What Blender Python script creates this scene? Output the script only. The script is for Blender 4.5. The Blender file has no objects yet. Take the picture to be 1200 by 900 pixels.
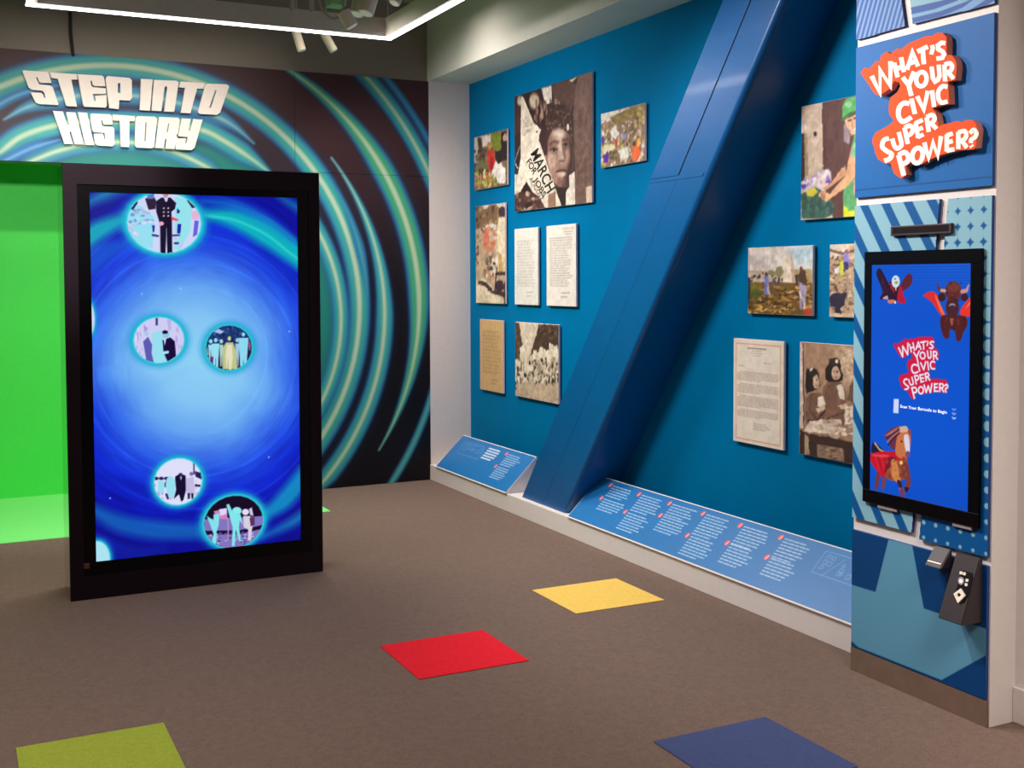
import bpy, bmesh, math, random
import numpy as np
from mathutils import Vector, Matrix

# ------------------------------------------------------------------ camera, world, lights, exposure
S = bpy.context.scene
COL = S.collection
F_PX, CX, CY = 1316.27, 577.23, 378.93
YAW, PITCH, ROLL = 0.44969, 0.0395955, 0.0042273
EYE = np.array([0.0, 0.0, 1.6])
def cam_axes():
    cy, sy = math.cos(YAW), math.sin(YAW); cp, sp = math.cos(PITCH), math.sin(PITCH); cr, sr = math.cos(ROLL), math.sin(ROLL)
    f = np.array([sy*cp, cy*cp, -sp]); r = np.array([cy, -sy, 0.0]); d = np.cross(f, r)
    return cr*r + sr*d, -sr*r + cr*d, f
RX, DN, FW = cam_axes()
cam_d = bpy.data.cameras.new('camera'); cam = bpy.data.objects.new('camera', cam_d); COL.objects.link(cam)
cam.matrix_world = Matrix(((RX[0], -DN[0], -FW[0], 0), (RX[1], -DN[1], -FW[1], 0), (RX[2], -DN[2], -FW[2], 1.6), (0, 0, 0, 1)))
cam_d.sensor_width = 36; cam_d.lens = F_PX*36/1200
cam_d.shift_x = (600-CX)/1200; cam_d.shift_y = (CY-450)/1200
cam_d.clip_start = 0.05; cam_d.clip_end = 100
S.camera = cam
S.view_settings.view_transform = 'Standard'; S.view_settings.look = 'None'
S.view_settings.exposure = 0.0; S.view_settings.gamma = 1.0; S.view_settings.use_curve_mapping = False
W = bpy.data.worlds.new('world'); S.world = W; W.use_nodes = True
W.node_tree.nodes['Background'].inputs[0].default_value = (0.9, 0.92, 1.0, 1); W.node_tree.nodes['Background'].inputs[1].default_value = 0.02

def aim(o, loc, tgt):
    o.location = loc
    o.rotation_euler = (Vector(tgt)-Vector(loc)).to_track_quat('-Z', 'Y').to_euler()
def area(name, loc, tgt, sx, sy, watts, color):
    d = bpy.data.lights.new(name, 'AREA'); d.shape = 'RECTANGLE'; d.size = sx; d.size_y = sy; d.energy = watts; d.color = color
    o = bpy.data.objects.new(name, d); COL.objects.link(o); aim(o, loc, tgt); return o
def spot(name, loc, tgt, deg, watts, color, radius=0.05, blend=0.7):
    d = bpy.data.lights.new(name, 'SPOT'); d.spot_size = math.radians(deg); d.spot_blend = blend; d.energy = watts; d.color = color; d.shadow_soft_size = radius
    o = bpy.data.objects.new(name, d); COL.objects.link(o); aim(o, loc, tgt); return o
WARM = (1.0, 0.90, 0.82); NEUT = (1.0, 0.95, 0.93)
w = area('ceiling_wash', (-0.2, 4.1, 3.7), (-0.2, 4.1, 0), 3.0, 3.4, 58, WARM); w.data.spread = math.radians(115)
w = area('room_fill', (2.0, 0.2, 3.6), (3.2, 2.4, 0.7), 1.4, 1.4, 29, WARM); w.data.spread = math.radians(75)
w = area('far_floor_fill', (1.9, 7.15, 3.7), (1.9, 7.15, 0), 2.6, 0.5, 42, WARM); w.data.spread = math.radians(105)  # added light without a fixture, brightens the far floor, jamb and mural
w = area('wall_wash_far', (1.9, 7.0, 3.0), (3.78, 6.9, 1.40), 1.4, 0.06, 29, NEUT); w.data.spread = math.radians(118)
spot('wall_spot_near', (1.7, 4.95, 3.02), (3.78, 4.3, 1.15), 100, 225, NEUT, 0.28)
spot('pillar_spot', (1.3, 4.1, 3.35), (3.3, 2.95, 1.95), 64, 265, WARM, 0.04)
spot('green_spot', (0.2, 4.4, 3.0), (0.5, 8.6, 1.0), 50, 310, (1.0, 0.98, 0.95), 0.10, 0.5)
w = area('sign_fill', (1.1, 6.95, 3.25), (1.1, 8.24, 2.5), 2.0, 0.06, 7, WARM); w.data.spread = math.radians(80)  # added bodiless strip, lifts the raised letters on the mural

# ------------------------------------------------------------------ helpers: projection of traced points onto real planes
def ray(px, py):
    return RX*((px-CX)/F_PX) + DN*((py-CY)/F_PX) + FW
class Plane:
    def __init__(s, O, U, V):
        s.O = np.array(O, float); s.U = np.array(U, float); s.V = np.array(V, float); s.N = np.cross(s.U, s.V)
    def uv(s, px, py):
        d = ray(px, py); t = ((s.O-EYE)@s.N)/(d@s.N); q = EYE+d*t-s.O
        return (float(q@s.U), float(q@s.V))
    def uvs(s, pts): return [s.uv(*p) for p in pts]
    def xyz(s, u, v, n=0.0): return tuple(s.O+s.U*u+s.V*v+s.N*n)
def Xwall(x): return Plane((x, 0, 0), (0, -1, 0), (0, 0, 1))      # u = -Y, v = Z, normal towards the room
def Ywall(y): return Plane((0, y, 0), (1, 0, 0), (0, 0, 1))       # u = X,  v = Z
def Z(ox, oy, s, pts): return [(ox+x*s, oy+y*s) for x, y in pts]

def lin(c):
    c = np.asarray(c, float)
    return np.where(c <= 0.04045, c/12.92, ((c+0.055)/1.055)**2.4)
def rgb(c): return np.array(c, float)/255.0

# ------------------------------------------------------------------ materials (all node based)
def new_mat(name):
    m = bpy.data.materials.new(name); m.use_nodes = True
    return m, m.node_tree.nodes, m.node_tree.links, m.node_tree.nodes['Principled BSDF']
def mat(name, c, rough=0.6, metal=0.0, var=0.06, scale=30.0, bump=0.0, coat=0.0, spec=0.5, bscale=None):
    m, N, L, B = new_mat(name)
    a = lin(rgb(c)); tc = N.new('ShaderNodeTexCoord'); nz = N.new('ShaderNodeTexNoise'); nz.inputs['Scale'].default_value = scale; nz.inputs['Detail'].default_value = 4
    L.new(tc.outputs['Object'], nz.inputs['Vector'])
    rp = N.new('ShaderNodeValToRGB'); rp.color_ramp.elements[0].position = 0.3; rp.color_ramp.elements[1].position = 0.7
    rp.color_ramp.elements[0].color = (*(a*(1-var)), 1); rp.color_ramp.elements[1].color = (*np.minimum(a*(1+var), 1), 1)
    L.new(nz.outputs['Fac'], rp.inputs['Fac']); L.new(rp.outputs['Color'], B.inputs['Base Color'])
    B.inputs['Roughness'].default_value = rough; B.inputs['Metallic'].default_value = metal; B.inputs['Coat Weight'].default_value = coat
    B.inputs['Specular IOR Level'].default_value = spec; B.inputs['Coat Roughness'].default_value = 0.08
    if bump:
        n2 = N.new('ShaderNodeTexNoise'); n2.inputs['Scale'].default_value = bscale or scale*4; n2.inputs['Detail'].default_value = 3
        L.new(tc.outputs['Object'], n2.inputs['Vector'])
        bp = N.new('ShaderNodeBump'); bp.inputs['Strength'].default_value = bump; bp.inputs['Distance'].default_value = 0.01
        L.new(n2.outputs['Fac'], bp.inputs['Height']); L.new(bp.outputs['Normal'], B.inputs['Normal'])
    return m
def glow(name, c, strength):
    m, N, L, B = new_mat(name)
    B.inputs['Base Color'].default_value = (0.8, 0.8, 0.8, 1); B.inputs['Emission Color'].default_value = (*lin(rgb(c)), 1); B.inputs['Emission Strength'].default_value = strength
    return m
def print_mat(name, rough=0.5, gain=1.0, spec=0.3):
    m, N, L, B = new_mat(name)
    at = N.new('ShaderNodeAttribute'); at.attribute_name = 'paint'
    tc = N.new('ShaderNodeTexCoord'); nz = N.new('ShaderNodeTexNoise'); nz.inputs['Scale'].default_value = 220; L.new(tc.outputs['Object'], nz.inputs['Vector'])
    mr = N.new('ShaderNodeMapRange'); mr.inputs[3].default_value = 0.92*gain; mr.inputs[4].default_value = 1.08*gain; L.new(nz.outputs['Fac'], mr.inputs[0])
    vm = N.new('ShaderNodeVectorMath'); vm.operation = 'SCALE'; L.new(at.outputs['Color'], vm.inputs[0]); L.new(mr.outputs[0], vm.inputs['Scale'])
    L.new(vm.outputs[0], B.inputs['Base Color']); B.inputs['Roughness'].default_value = rough; B.inputs['Specular IOR Level'].default_value = spec
    return m
def screen_mat(name, strength=1.0):
    m, N, L, B = new_mat(name)
    at = N.new('ShaderNodeAttribute'); at.attribute_name = 'paint'
    B.inputs['Base Color'].default_value = (0.004, 0.004, 0.005, 1); B.inputs['Roughness'].default_value = 0.3; B.inputs['Specular IOR Level'].default_value = 0.15
    L.new(at.outputs['Color'], B.inputs['Emission Color']); B.inputs['Emission Strength'].default_value = strength
    return m

def carpet_mat(name, c, var=0.35):
    m, N, L, B = new_mat(name)
    a = lin(rgb(c)); tc = N.new('ShaderNodeTexCoord')
    n1 = N.new('ShaderNodeTexNoise'); n1.inputs['Scale'].default_value = 260; n1.inputs['Detail'].default_value = 2
    n2 = N.new('ShaderNodeTexNoise'); n2.inputs['Scale'].default_value = 45; n2.inputs['Detail'].default_value = 3
    L.new(tc.outputs['Object'], n1.inputs['Vector']); L.new(tc.outputs['Object'], n2.inputs['Vector'])
    mx = N.new('ShaderNodeMath'); mx.operation = 'MULTIPLY_ADD'; mx.inputs[1].default_value = 0.2; L.new(n2.outputs['Fac'], mx.inputs[0])
    m2 = N.new('ShaderNodeMath'); m2.operation = 'MULTIPLY'; m2.inputs[1].default_value = 0.8; L.new(n1.outputs['Fac'], m2.inputs[0]); L.new(m2.outputs[0], mx.inputs[2])
    rp = N.new('ShaderNodeValToRGB'); rp.color_ramp.elements[0].position = 0.35; rp.color_ramp.elements[1].position = 0.65
    rp.color_ramp.elements[0].color = (*(a*(1-var)), 1); rp.color_ramp.elements[1].color = (*np.minimum(a*(1+var), 1), 1)
    L.new(mx.outputs[0], rp.inputs['Fac']); L.new(rp.outputs['Color'], B.inputs['Base Color'])
    B.inputs['Roughness'].default_value = 0.95; B.inputs['Specular IOR Level'].default_value = 0.15
    bp = N.new('ShaderNodeBump'); bp.inputs['Strength'].default_value = 0.5; bp.inputs['Distance'].default_value = 0.004
    L.new(n1.outputs['Fac'], bp.inputs['Height']); L.new(bp.outputs['Normal'], B.inputs['Normal'])
    return m

M = dict(
    white=mat('white paint', (226, 216, 212), 0.55, var=0.02), wall=mat('grey wall paint', (142, 133, 121), 0.85, var=0.02), room=mat('white room paint', (205, 196, 188), 0.8, var=0.02),
    ceil=mat('dark ceiling paint', (160, 152, 146), 0.9, var=0.05), fascia=mat('white fascia paint', (222, 219, 208), 0.6, var=0.02),
    blue=mat('blue wall paint', (0, 108, 158), 0.55, var=0.03, scale=6, bump=0.03, bscale=160, spec=0.02),
    beam=mat('glossy blue beam paint', (0, 82, 142), 0.34, var=0.04, scale=5, bump=0.04, bscale=60, coat=0.05, spec=0.35),
    beamseam=mat('shallow seam', (0, 58, 112), 0.5),
    groove=mat('dark groove', (8, 20, 50), 0.8),
    carpet=carpet_mat('grey brown carpet', (116, 97, 87)),
    tile_red=carpet_mat('red carpet', (228, 32, 48), 0.22), tile_yellow=carpet_mat('yellow carpet', (236, 196, 96), 0.18),
    tile_green=carpet_mat('lime carpet', (152, 166, 58), 0.22), tile_blue=carpet_mat('blue carpet', (68, 80, 122), 0.22),
    green=mat('chroma green paint', (64, 222, 74), 0.6, var=0.02), greenfloor=mat('chroma green vinyl', (130, 240, 128), 0.5, var=0.02),
    housing=mat('dark plum housing', (30, 20, 26), 0.6, var=0.05, spec=0.08), gloss=mat('glossy black side', (10, 10, 12), 0.04, var=0.02, coat=1.0, spec=1.0),
    bezel=mat('black bezel', (4, 3, 5), 0.3, var=0.02, spec=0.2), badge=mat('bronze badge', (120, 70, 60), 0.4, metal=0.6),
    board=mat('white board core', (232, 214, 216), 0.6, var=0.02), mural_edge=mat('dark panel edge', (30, 20, 26), 0.6),
    letter=mat('cream sign acrylic', (252, 242, 232), 0.5, var=0.02, spec=0.3),
    steel=mat('brushed steel kick plate', (128, 106, 92), 0.38, metal=0.25, var=0.08, scale=18, bump=0.05, bscale=300),
    orange=mat('red orange sign face', (246, 84, 34), 0.6, var=0.03, spec=0.15), redside=mat('orange pink sign return', (232, 140, 110), 0.5, var=0.03),
    pblue=mat('panel edge blue', (20, 60, 130), 0.5), device=mat('dark brown device plastic', (44, 33, 36), 0.5, var=0.05, bump=0.05, bscale=400),
    black=mat('black plastic', (10, 8, 10), 0.3), silver=mat('silver plastic', (176, 160, 158), 0.4, metal=0.3),
    cream=mat('cream key plastic', (236, 222, 206), 0.5), led=glow('white led strip', (255, 246, 255), 6.5), lens=glow('blue white scanner lamp', (200, 200, 255), 2.0),
    frame=mat('grey aluminium frame', (212, 203, 186), 0.5, var=0.03), lamp=mat('pale lamp housing', (222, 211, 186), 0.5, var=0.03),
    lampface=glow('lit lamp face', (255, 240, 215), 0.12), track=mat('grey track', (120, 112, 104), 0.5), cable=mat('black cable', (30, 26, 26), 0.6),
    projector=mat('pale green device shell', (150, 200, 130), 0.5), rod=mat('pale grey rod', (170, 165, 150), 0.5),
    print=print_mat('printed photograph', 0.5, 0.88), mural=print_mat('mural print', 0.5), panelprint=print_mat('panel print', 0.5, 1.0, 0.2), railprint=print_mat('rail print', 0.35, 1.0, 0.5), screen=screen_mat('lit screen', 1.0),
    ink=mat('black printed ink', (22, 14, 14), 0.6), slot=glow('warm slot light', (255, 200, 170), 0.8),
)

# ------------------------------------------------------------------ object plumbing
WLOC = {}
def link(o, parent=None):
    COL.objects.link(o)
    if parent is not None: o.parent = parent
def tag(o, label=None, cat=None, group=None, kind=None):
    if label: o['label'] = label
    if cat: o['category'] = cat
    if group: o['group'] = group
    if kind: o['kind'] = kind
    return o
def thing(name, loc, label, cat, group=None):
    o = bpy.data.objects.new(name, None); o.empty_display_size = 0.1; link(o); o.location = loc; WLOC[o.name] = Vector(loc)
    return tag(o, label, cat, group)
def mesh_obj(name, verts, faces, m, parent=None, smooth=False):
    v = np.array(verts, float); c = (v.min(0)+v.max(0))/2
    if parent is None: c[2] = v[:, 2].min()
    me = bpy.data.meshes.new(name); me.from_pydata([tuple(x) for x in (v-c)], [], [tuple(f) for f in faces]); me.update()
    me.materials.append(m)
    if smooth: me.polygons.foreach_set('use_smooth', [True]*len(me.polygons))
    o = bpy.data.objects.new(name, me); link(o, parent)
    w = Vector(c); o.location = w-(WLOC[parent.name] if parent is not None else Vector((0, 0, 0))); WLOC[o.name] = w
    return o
class MB:
    def __init__(s): s.v = []; s.f = []; s.sm = False
    def add(s, v, f):
        k = len(s.v); s.v += [tuple(x) for x in v]; s.f += [tuple(i+k for i in q) for q in f]; return s
    def bm(s, b):
        b.verts.ensure_lookup_table(); b.verts.index_update()
        s.add([v.co[:] for v in b.verts], [[v.index for v in f.verts] for f in b.faces]); b.free(); return s
    def box(s, x0, x1, y0, y1, z0, z1, bev=0.0, seg=2):
        b = bmesh.new(); bmesh.ops.create_cube(b, size=1)
        for v in b.verts: v.co = Vector(((x0+x1)/2+v.co.x*(x1-x0), (y0+y1)/2+v.co.y*(y1-y0), (z0+z1)/2+v.co.z*(z1-z0)))
        if bev: bmesh.ops.bevel(b, geom=b.edges[:], offset=bev, segments=seg, affect='EDGES', profile=0.5)
        return s.bm(b)
    def prism(s, ring0, ring1):
        n = len(ring0); k = list(ring0)+list(ring1)
        return s.add(k, [tuple(range(n))[::-1], tuple(range(n, 2*n))]+[(i, (i+1) % n, n+(i+1) % n, n+i) for i in range(n)])
    def tube(s, a, b, r0, r1=None, n=20, cap=True):
        r1 = r0 if r1 is None else r1; a = Vector(a); b = Vector(b); d = (b-a).normalized()
        p = d.orthogonal().normalized(); q = d.cross(p)
        R0 = [a+(p*math.cos(t)+q*math.sin(t))*r0 for t in [2*math.pi*i/n for i in range(n)]]
        R1 = [b+(p*math.cos(t)+q*math.sin(t))*r1 for t in [2*math.pi*i/n for i in range(n)]]
        return s.prism(R0, R1)
    def path(s, pts, r, n=10):
        for a, b in zip(pts[:-1], pts[1:]): s.tube(a, b, r, n=n)
        return s
    def build(s, name, m, parent=None, smooth=False): return mesh_obj(name, s.v, s.f, m, parent, smooth)
def structure(o): o['kind'] = 'structure'; return o
def extrude_uv(plane, uv, n0, n1):
    m = MB(); m.prism([plane.xyz(u, v, n0) for u, v in uv], [plane.xyz(u, v, n1) for u, v in uv]); return m
def extrude_loops(plane, loops, n0, n1):
    """filled flat shape with holes (first loop outer), thickened between n0 and n1"""
    cu = bpy.data.curves.new('tmp', 'CURVE'); cu.dimensions = '2D'; cu.fill_mode = 'BOTH'; cu.extrude = (n1-n0)/2
    for lp in loops:
        sp = cu.splines.new('POLY'); sp.points.add(len(lp)-1); sp.use_cyclic_u = True
        for p, (u, v) in zip(sp.points, lp): p.co = (u, v, 0, 1)
    ob = bpy.data.objects.new('tmp', cu); COL.objects.link(ob)
    me = bpy.data.meshes.new_from_object(ob.evaluated_get(bpy.context.evaluated_depsgraph_get()))
    mb = MB(); mb.add([plane.xyz(v.co.x, v.co.y, v.co.z+(n0+n1)/2) for v in me.vertices], [list(p.vertices) for p in me.polygons])
    bpy.data.objects.remove(ob); bpy.data.curves.remove(cu); bpy.data.meshes.remove(me)
    return mb
def text_mb(txt, plane, o, w, up, n=0.001, bold=0.0):
    """built-in font text mapped onto plane: origin o, run vector w, height vector up (plane metres)"""
    cu = bpy.data.curves.new('tmp', 'FONT'); cu.body = txt; cu.size = 1; cu.offset = bold; cu.resolution_u = 4
    ob = bpy.data.objects.new('tmp', cu); COL.objects.link(ob)
    me = bpy.data.meshes.new_from_object(ob.evaluated_get(bpy.context.evaluated_depsgraph_get()))
    co = np.array([v.co[:] for v in me.vertices]); x0, x1 = co[:, 0].min(), co[:, 0].max(); hh = 0.72
    mb = MB()
    vs = []
    for c in co:
        a = (c[0]-x0)/(x1-x0); b = c[1]/hh
        vs.append(plane.xyz(o[0]+w[0]*a+up[0]*b, o[1]+w[1]*a+up[1]*b, n))
    mb.add(vs, [list(p.vertices) for p in me.polygons])
    bpy.data.objects.remove(ob); bpy.data.curves.remove(cu); bpy.data.meshes.remove(me)
    return mb

# ------------------------------------------------------------------ printed surfaces: a fine grid of coloured points on a plane
def vnoise(u, v, scale, seed):
    r = np.random.default_rng(seed); T = r.random((64, 64))
    x = u/scale; y = v/scale; xi = np.floor(x).astype(int); yi = np.floor(y).astype(int); fx = x-xi; fy = y-yi
    fx = fx*fx*(3-2*fx); fy = fy*fy*(3-2*fy)
    g = lambda a, b: T[a % 64, b % 64]
    return (g(xi, yi)*(1-fx)+g(xi+1, yi)*fx)*(1-fy)+(g(xi, yi+1)*(1-fx)+g(xi+1, yi+1)*fx)*fy
class Canvas:
    def __init__(s, plane, u0, u1, v0, v1, cell, base):
        s.p = plane; s.nu = max(2, int(round((u1-u0)/cell))+1); s.nv = max(2, int(round((v1-v0)/cell))+1)
        s.us = np.linspace(u0, u1, s.nu); s.vs = np.linspace(v0, v1, s.nv); s.cell = cell
        s.U, s.V = np.meshgrid(s.us, s.vs); s.C = np.empty((s.nv, s.nu, 3)); s.C[:] = rgb(base)
    def _win(s, uv, pad):
        uv = np.array(uv); a0, b0 = uv.min(0)-pad; a1, b1 = uv.max(0)+pad
        i0, i1 = np.searchsorted(s.us, [a0, a1]); j0, j1 = np.searchsorted(s.vs, [b0, b1])
        return slice(max(j0-1, 0), j1+1), slice(max(i0-1, 0), i1+1)
    def blend(s, w, cov, c):
        c = rgb(c) if not isinstance(c, np.ndarray) else c
        s.C[w] = s.C[w]*(1-cov[..., None])+c*cov[..., None]
    def poly(s, uv, c, a=1.0, soft=None):
        soft = soft or s.cell; w = s._win(uv, soft); U = s.U[w]; V = s.V[w]
        if U.size == 0: return
        ins = np.zeros(U.shape, bool); dm = np.full(U.shape, 1e9); n = len(uv)
        for i in range(n):
            (x0, y0), (x1, y1) = uv[i], uv[(i+1) % n]
            if y0 != y1:
                t = (V-y0)/(y1-y0); ins ^= ((y0 > V) != (y1 > V)) & (U < x0+t*(x1-x0))
            dx, dy = x1-x0, y1-y0; L = dx*dx+dy*dy+1e-12; t = np.clip(((U-x0)*dx+(V-y0)*dy)/L, 0, 1)
            dm = np.minimum(dm, (U-x0-t*dx)**2+(V-y0-t*dy)**2)
        sd = np.where(ins, 1, -1)*np.sqrt(dm)
        s.blend(w, np.clip(0.5+sd/soft, 0, 1)*a, c)
    def dist(s, uv, widths, w):
        U = s.U[w]; V = s.V[w]; best = np.full(U.shape, 1e9); wd = np.zeros(U.shape)
        for i in range(len(uv)-1):
            (x0, y0), (x1, y1) = uv[i], uv[i+1]; dx, dy = x1-x0, y1-y0; L = dx*dx+dy*dy+1e-12
            t = np.clip(((U-x0)*dx+(V-y0)*dy)/L, 0, 1); d = (U-x0-t*dx)**2+(V-y0-t*dy)**2
            k = d < best; best = np.where(k, d, best); wd = np.where(k, widths[i]+t*(widths[i+1]-widths[i]), wd)
        return np.sqrt(best), wd
    def stroke(s, uv, width, c, a=1.0, soft=None):
        soft = soft or s.cell; ws = [width]*len(uv) if np.isscalar(width) else width
        w = s._win(uv, max(ws)+soft)
        if s.U[w].size == 0: return
        d, wd = s.dist(uv, ws, w); s.blend(w, np.clip(0.5+(wd/2-d)/soft, 0, 1)*a, c)
    def ell(s, uvc, ru, rv, c, a=1.0, soft=None, rot=0.0):
        pts = [(uvc[0]+ru*math.cos(t)*math.cos(rot)-rv*math.sin(t)*math.sin(rot), uvc[1]+ru*math.cos(t)*math.sin(rot)+rv*math.sin(t)*math.cos(rot)) for t in np.linspace(0, 2*math.pi, 25)[:-1]]
        s.poly(pts, c, a, soft)
    # the same with traced points
    def P(s, pts, c, a=1.0, soft=None): s.poly(s.p.uvs(pts), c, a, soft)
    def Q(s, pts, c, a=1.0, soft=None):                        # rounded outline through the points
        p = [tuple(x) for x in pts]; n = len(p); q = spline([p[-1]]+p+[p[0], p[1]], 4)[4:4*(n+1)]; s.P(q, c, a, soft)
    def E(s, cx, cy, rx, ry, c, a=1.0, soft=None): s.P([(cx+rx*math.cos(t), cy+ry*math.sin(t)) for t in np.linspace(0, 2*math.pi, 25)[:-1]], c, a, soft)
    def L(s, pts, w, c, a=1.0, soft=None):                      # w in metres
        s.stroke(s.p.uvs(pts), w, c, a, soft)
    def crowd(s, pts, cols, n, rx, ry, seed=0, a=0.9):
        r = random.Random(seed); xs = [p[0] for p in pts]; ys = [p[1] for p in pts]
        for _ in range(n):
            x = r.uniform(min(xs), max(xs)); y = r.uniform(min(ys), max(ys))
            ins = False
            for i in range(len(pts)):
                (x0, y0), (x1, y1) = pts[i], pts[i-1]
                if (y0 > y) != (y1 > y) and x < x0+(y-y0)/(y1-y0)*(x1-x0): ins = not ins
            if ins: s.E(x, y, rx*r.uniform(0.6, 1.4), ry*r.uniform(0.6, 1.4), r.choice(cols), a)
    def mottle(s, amount, scale, seed=1, w=None):
        n = vnoise(s.U, s.V, scale, seed)*0.6+vnoise(s.U, s.V, scale/2.3, seed+1)*0.4
        s.C = np.clip(s.C*(1+(n[..., None]-0.5)*2*amount), 0, 1)
    def warp(s, amp, scale, seed=5):
        a = (vnoise(s.U, s.V, scale, seed)-0.5)*2*amp/s.cell; b = (vnoise(s.U, s.V, scale, seed+3)-0.5)*2*amp/s.cell
        j, i = np.indices(s.U.shape); s.C = s.C[np.clip(np.round(j+b).astype(int), 0, s.nv-1), np.clip(np.round(i+a).astype(int), 0, s.nu-1)]
    def build(s, name, m, parent=None, n=0.0, mask=None):
        nv, nu = s.nv, s.nu
        V3 = s.p.O+s.U[..., None]*s.p.U+s.V[..., None]*s.p.V+s.p.N*n
        V3 = V3.reshape(-1, 3); c = (V3.min(0)+V3.max(0))/2
        if parent is None: c[2] = V3[:, 2].min()
        i = np.arange(nv*nu).reshape(nv, nu)
        q = np.stack([i[:-1, :-1], i[:-1, 1:], i[1:, 1:], i[1:, :-1]], -1).reshape(-1, 4)
        if mask is not None: q = q[mask(s.U, s.V)[:-1, :-1].reshape(-1)]
        me = bpy.data.meshes.new(name); me.vertices.add(len(V3)); me.vertices.foreach_set('co', (V3-c).astype(np.float32).ravel())
        me.loops.add(q.size); me.loops.foreach_set('vertex_index', q.astype(np.int32).ravel())
        me.polygons.add(len(q)); me.polygons.foreach_set('loop_start', np.arange(0, q.size, 4, dtype=np.int32)); me.polygons.foreach_set('loop_total', np.full(len(q), 4, dtype=np.int32))
        me.update(); me.validate()
        at = me.color_attributes.new('paint', 'FLOAT_COLOR', 'POINT')
        rgba = np.ones((len(V3), 4), np.float32); rgba[:, :3] = lin(np.clip(s.C, 0, 1)).reshape(-1, 3); at.data.foreach_set('color', rgba.ravel())
        me.materials.append(m); o = bpy.data.objects.new(name, me); link(o, parent)
        w = Vector(c); o.location = w-(WLOC[parent.name] if parent is not None else Vector((0, 0, 0))); WLOC[o.name] = w
        return o
def spline(pts, n=10):
    p = [np.array(x, float) for x in pts]; p = [2*p[0]-p[1]]+p+[2*p[-1]-p[-2]]; out = []
    for i in range(1, len(p)-2):
        for k in range(n):
            t = k/n; a, b, c, d = p[i-1:i+3]
            out.append(tuple(0.5*((2*b)+(c-a)*t+(2*a-5*b+4*c-d)*t*t+(3*b-a-3*c+d)*t**3)))
    out.append(tuple(p[-2])); return out

# ================================================================== THE ROOM
YM, XF, XB = 8.243, 3.42, 3.78          # mural wall, right wall face, blue niche wall
ZS, ZC = 3.155, 3.75                    # soffit, ceiling
XO, ZO = 1.95, 2.406                    # right and top of the opening to the green room
structure(MB().box(-3.6, 4.2, -2.6, 9.4, -0.1, 0).build('floor', M['carpet']))
structure(MB().box(-3.6, 4.2, -2.6, 9.4, ZC, ZC+0.1).build('ceiling', M['ceil']))
wb = MB(); wb.box(XO, 3.9, YM+0.012, YM+0.15, 0, ZC); wb.box(-3.5, XO, YM+0.012, YM+0.15, ZO, ZC); wb.box(-3.5, -1.7, YM+0.012, YM+0.15, 0, ZO)
structure(wb.build('wall_back', M['wall']))
structure(MB().box(XF, 3.78, YM, YM+0.011, 0.0, ZS, 0).build('trim_1', M['white']))                      # white return of the niche
structure(MB().box(XB, XB+0.1, 2.6, YM+0.012, 0, ZC).build('wall_right', M['blue']))
structure(MB().box(XF, XB-0.001, 2.6, YM+0.012, ZS, ZC).build('trim_2', M['fascia']))                    # fascia and soffit over the niche
structure(MB().box(XF, XB-0.001, 2.95, YM, 0, 0.122, 0.003).build('trim_3', M['white']))                 # ledge
structure(MB().box(XF, 3.9, -2.5, 2.95, 0, ZC).build('wall_near_right', M['white']))
structure(MB().box(XF-0.014, XF, -2.5, 2.774, 0, 0.13, 0.004).build('baseboard_right', M['white']))
structure(MB().box(-3.6, -3.5, -2.6, 9.4, 0, ZC).build('wall_left', M['room']))
structure(MB().box(-3.6, 4.0, -2.6, -2.5, 0, ZC).build('wall_front', M['room']))
gy = 8.93
structure(MB().box(-3.5, 2.4, gy, gy+0.06, 0, ZC).build('wall_green', M['green']))
structure(MB().box(XO+0.02, XO+0.1, YM+0.15, gy, 0, 2.7).build('wall_green_side', M['green']))
structure(MB().box(-3.5, XO+0.02, YM+0.15, gy, 2.62, 2.7).build('ceiling_green', M['green']))
structure(MB().box(-3.5, 2.331, 7.41, YM-0.02, 0.0005, 0.004).box(-3.5, XO, YM-0.02, gy, 0.0005, 0.004).build('floor_green', M['greenfloor']))
XP = 3.277
structure(MB().box(XP+0.014, XF, 2.775, 3.445, 0, ZC).build('wall_pillar', M['white']))
structure(MB().box(XP+0.002, XP+0.014, 2.777, 3.445, 0, 0.097, 0.001).build('baseboard_pillar', M['steel']))

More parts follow.
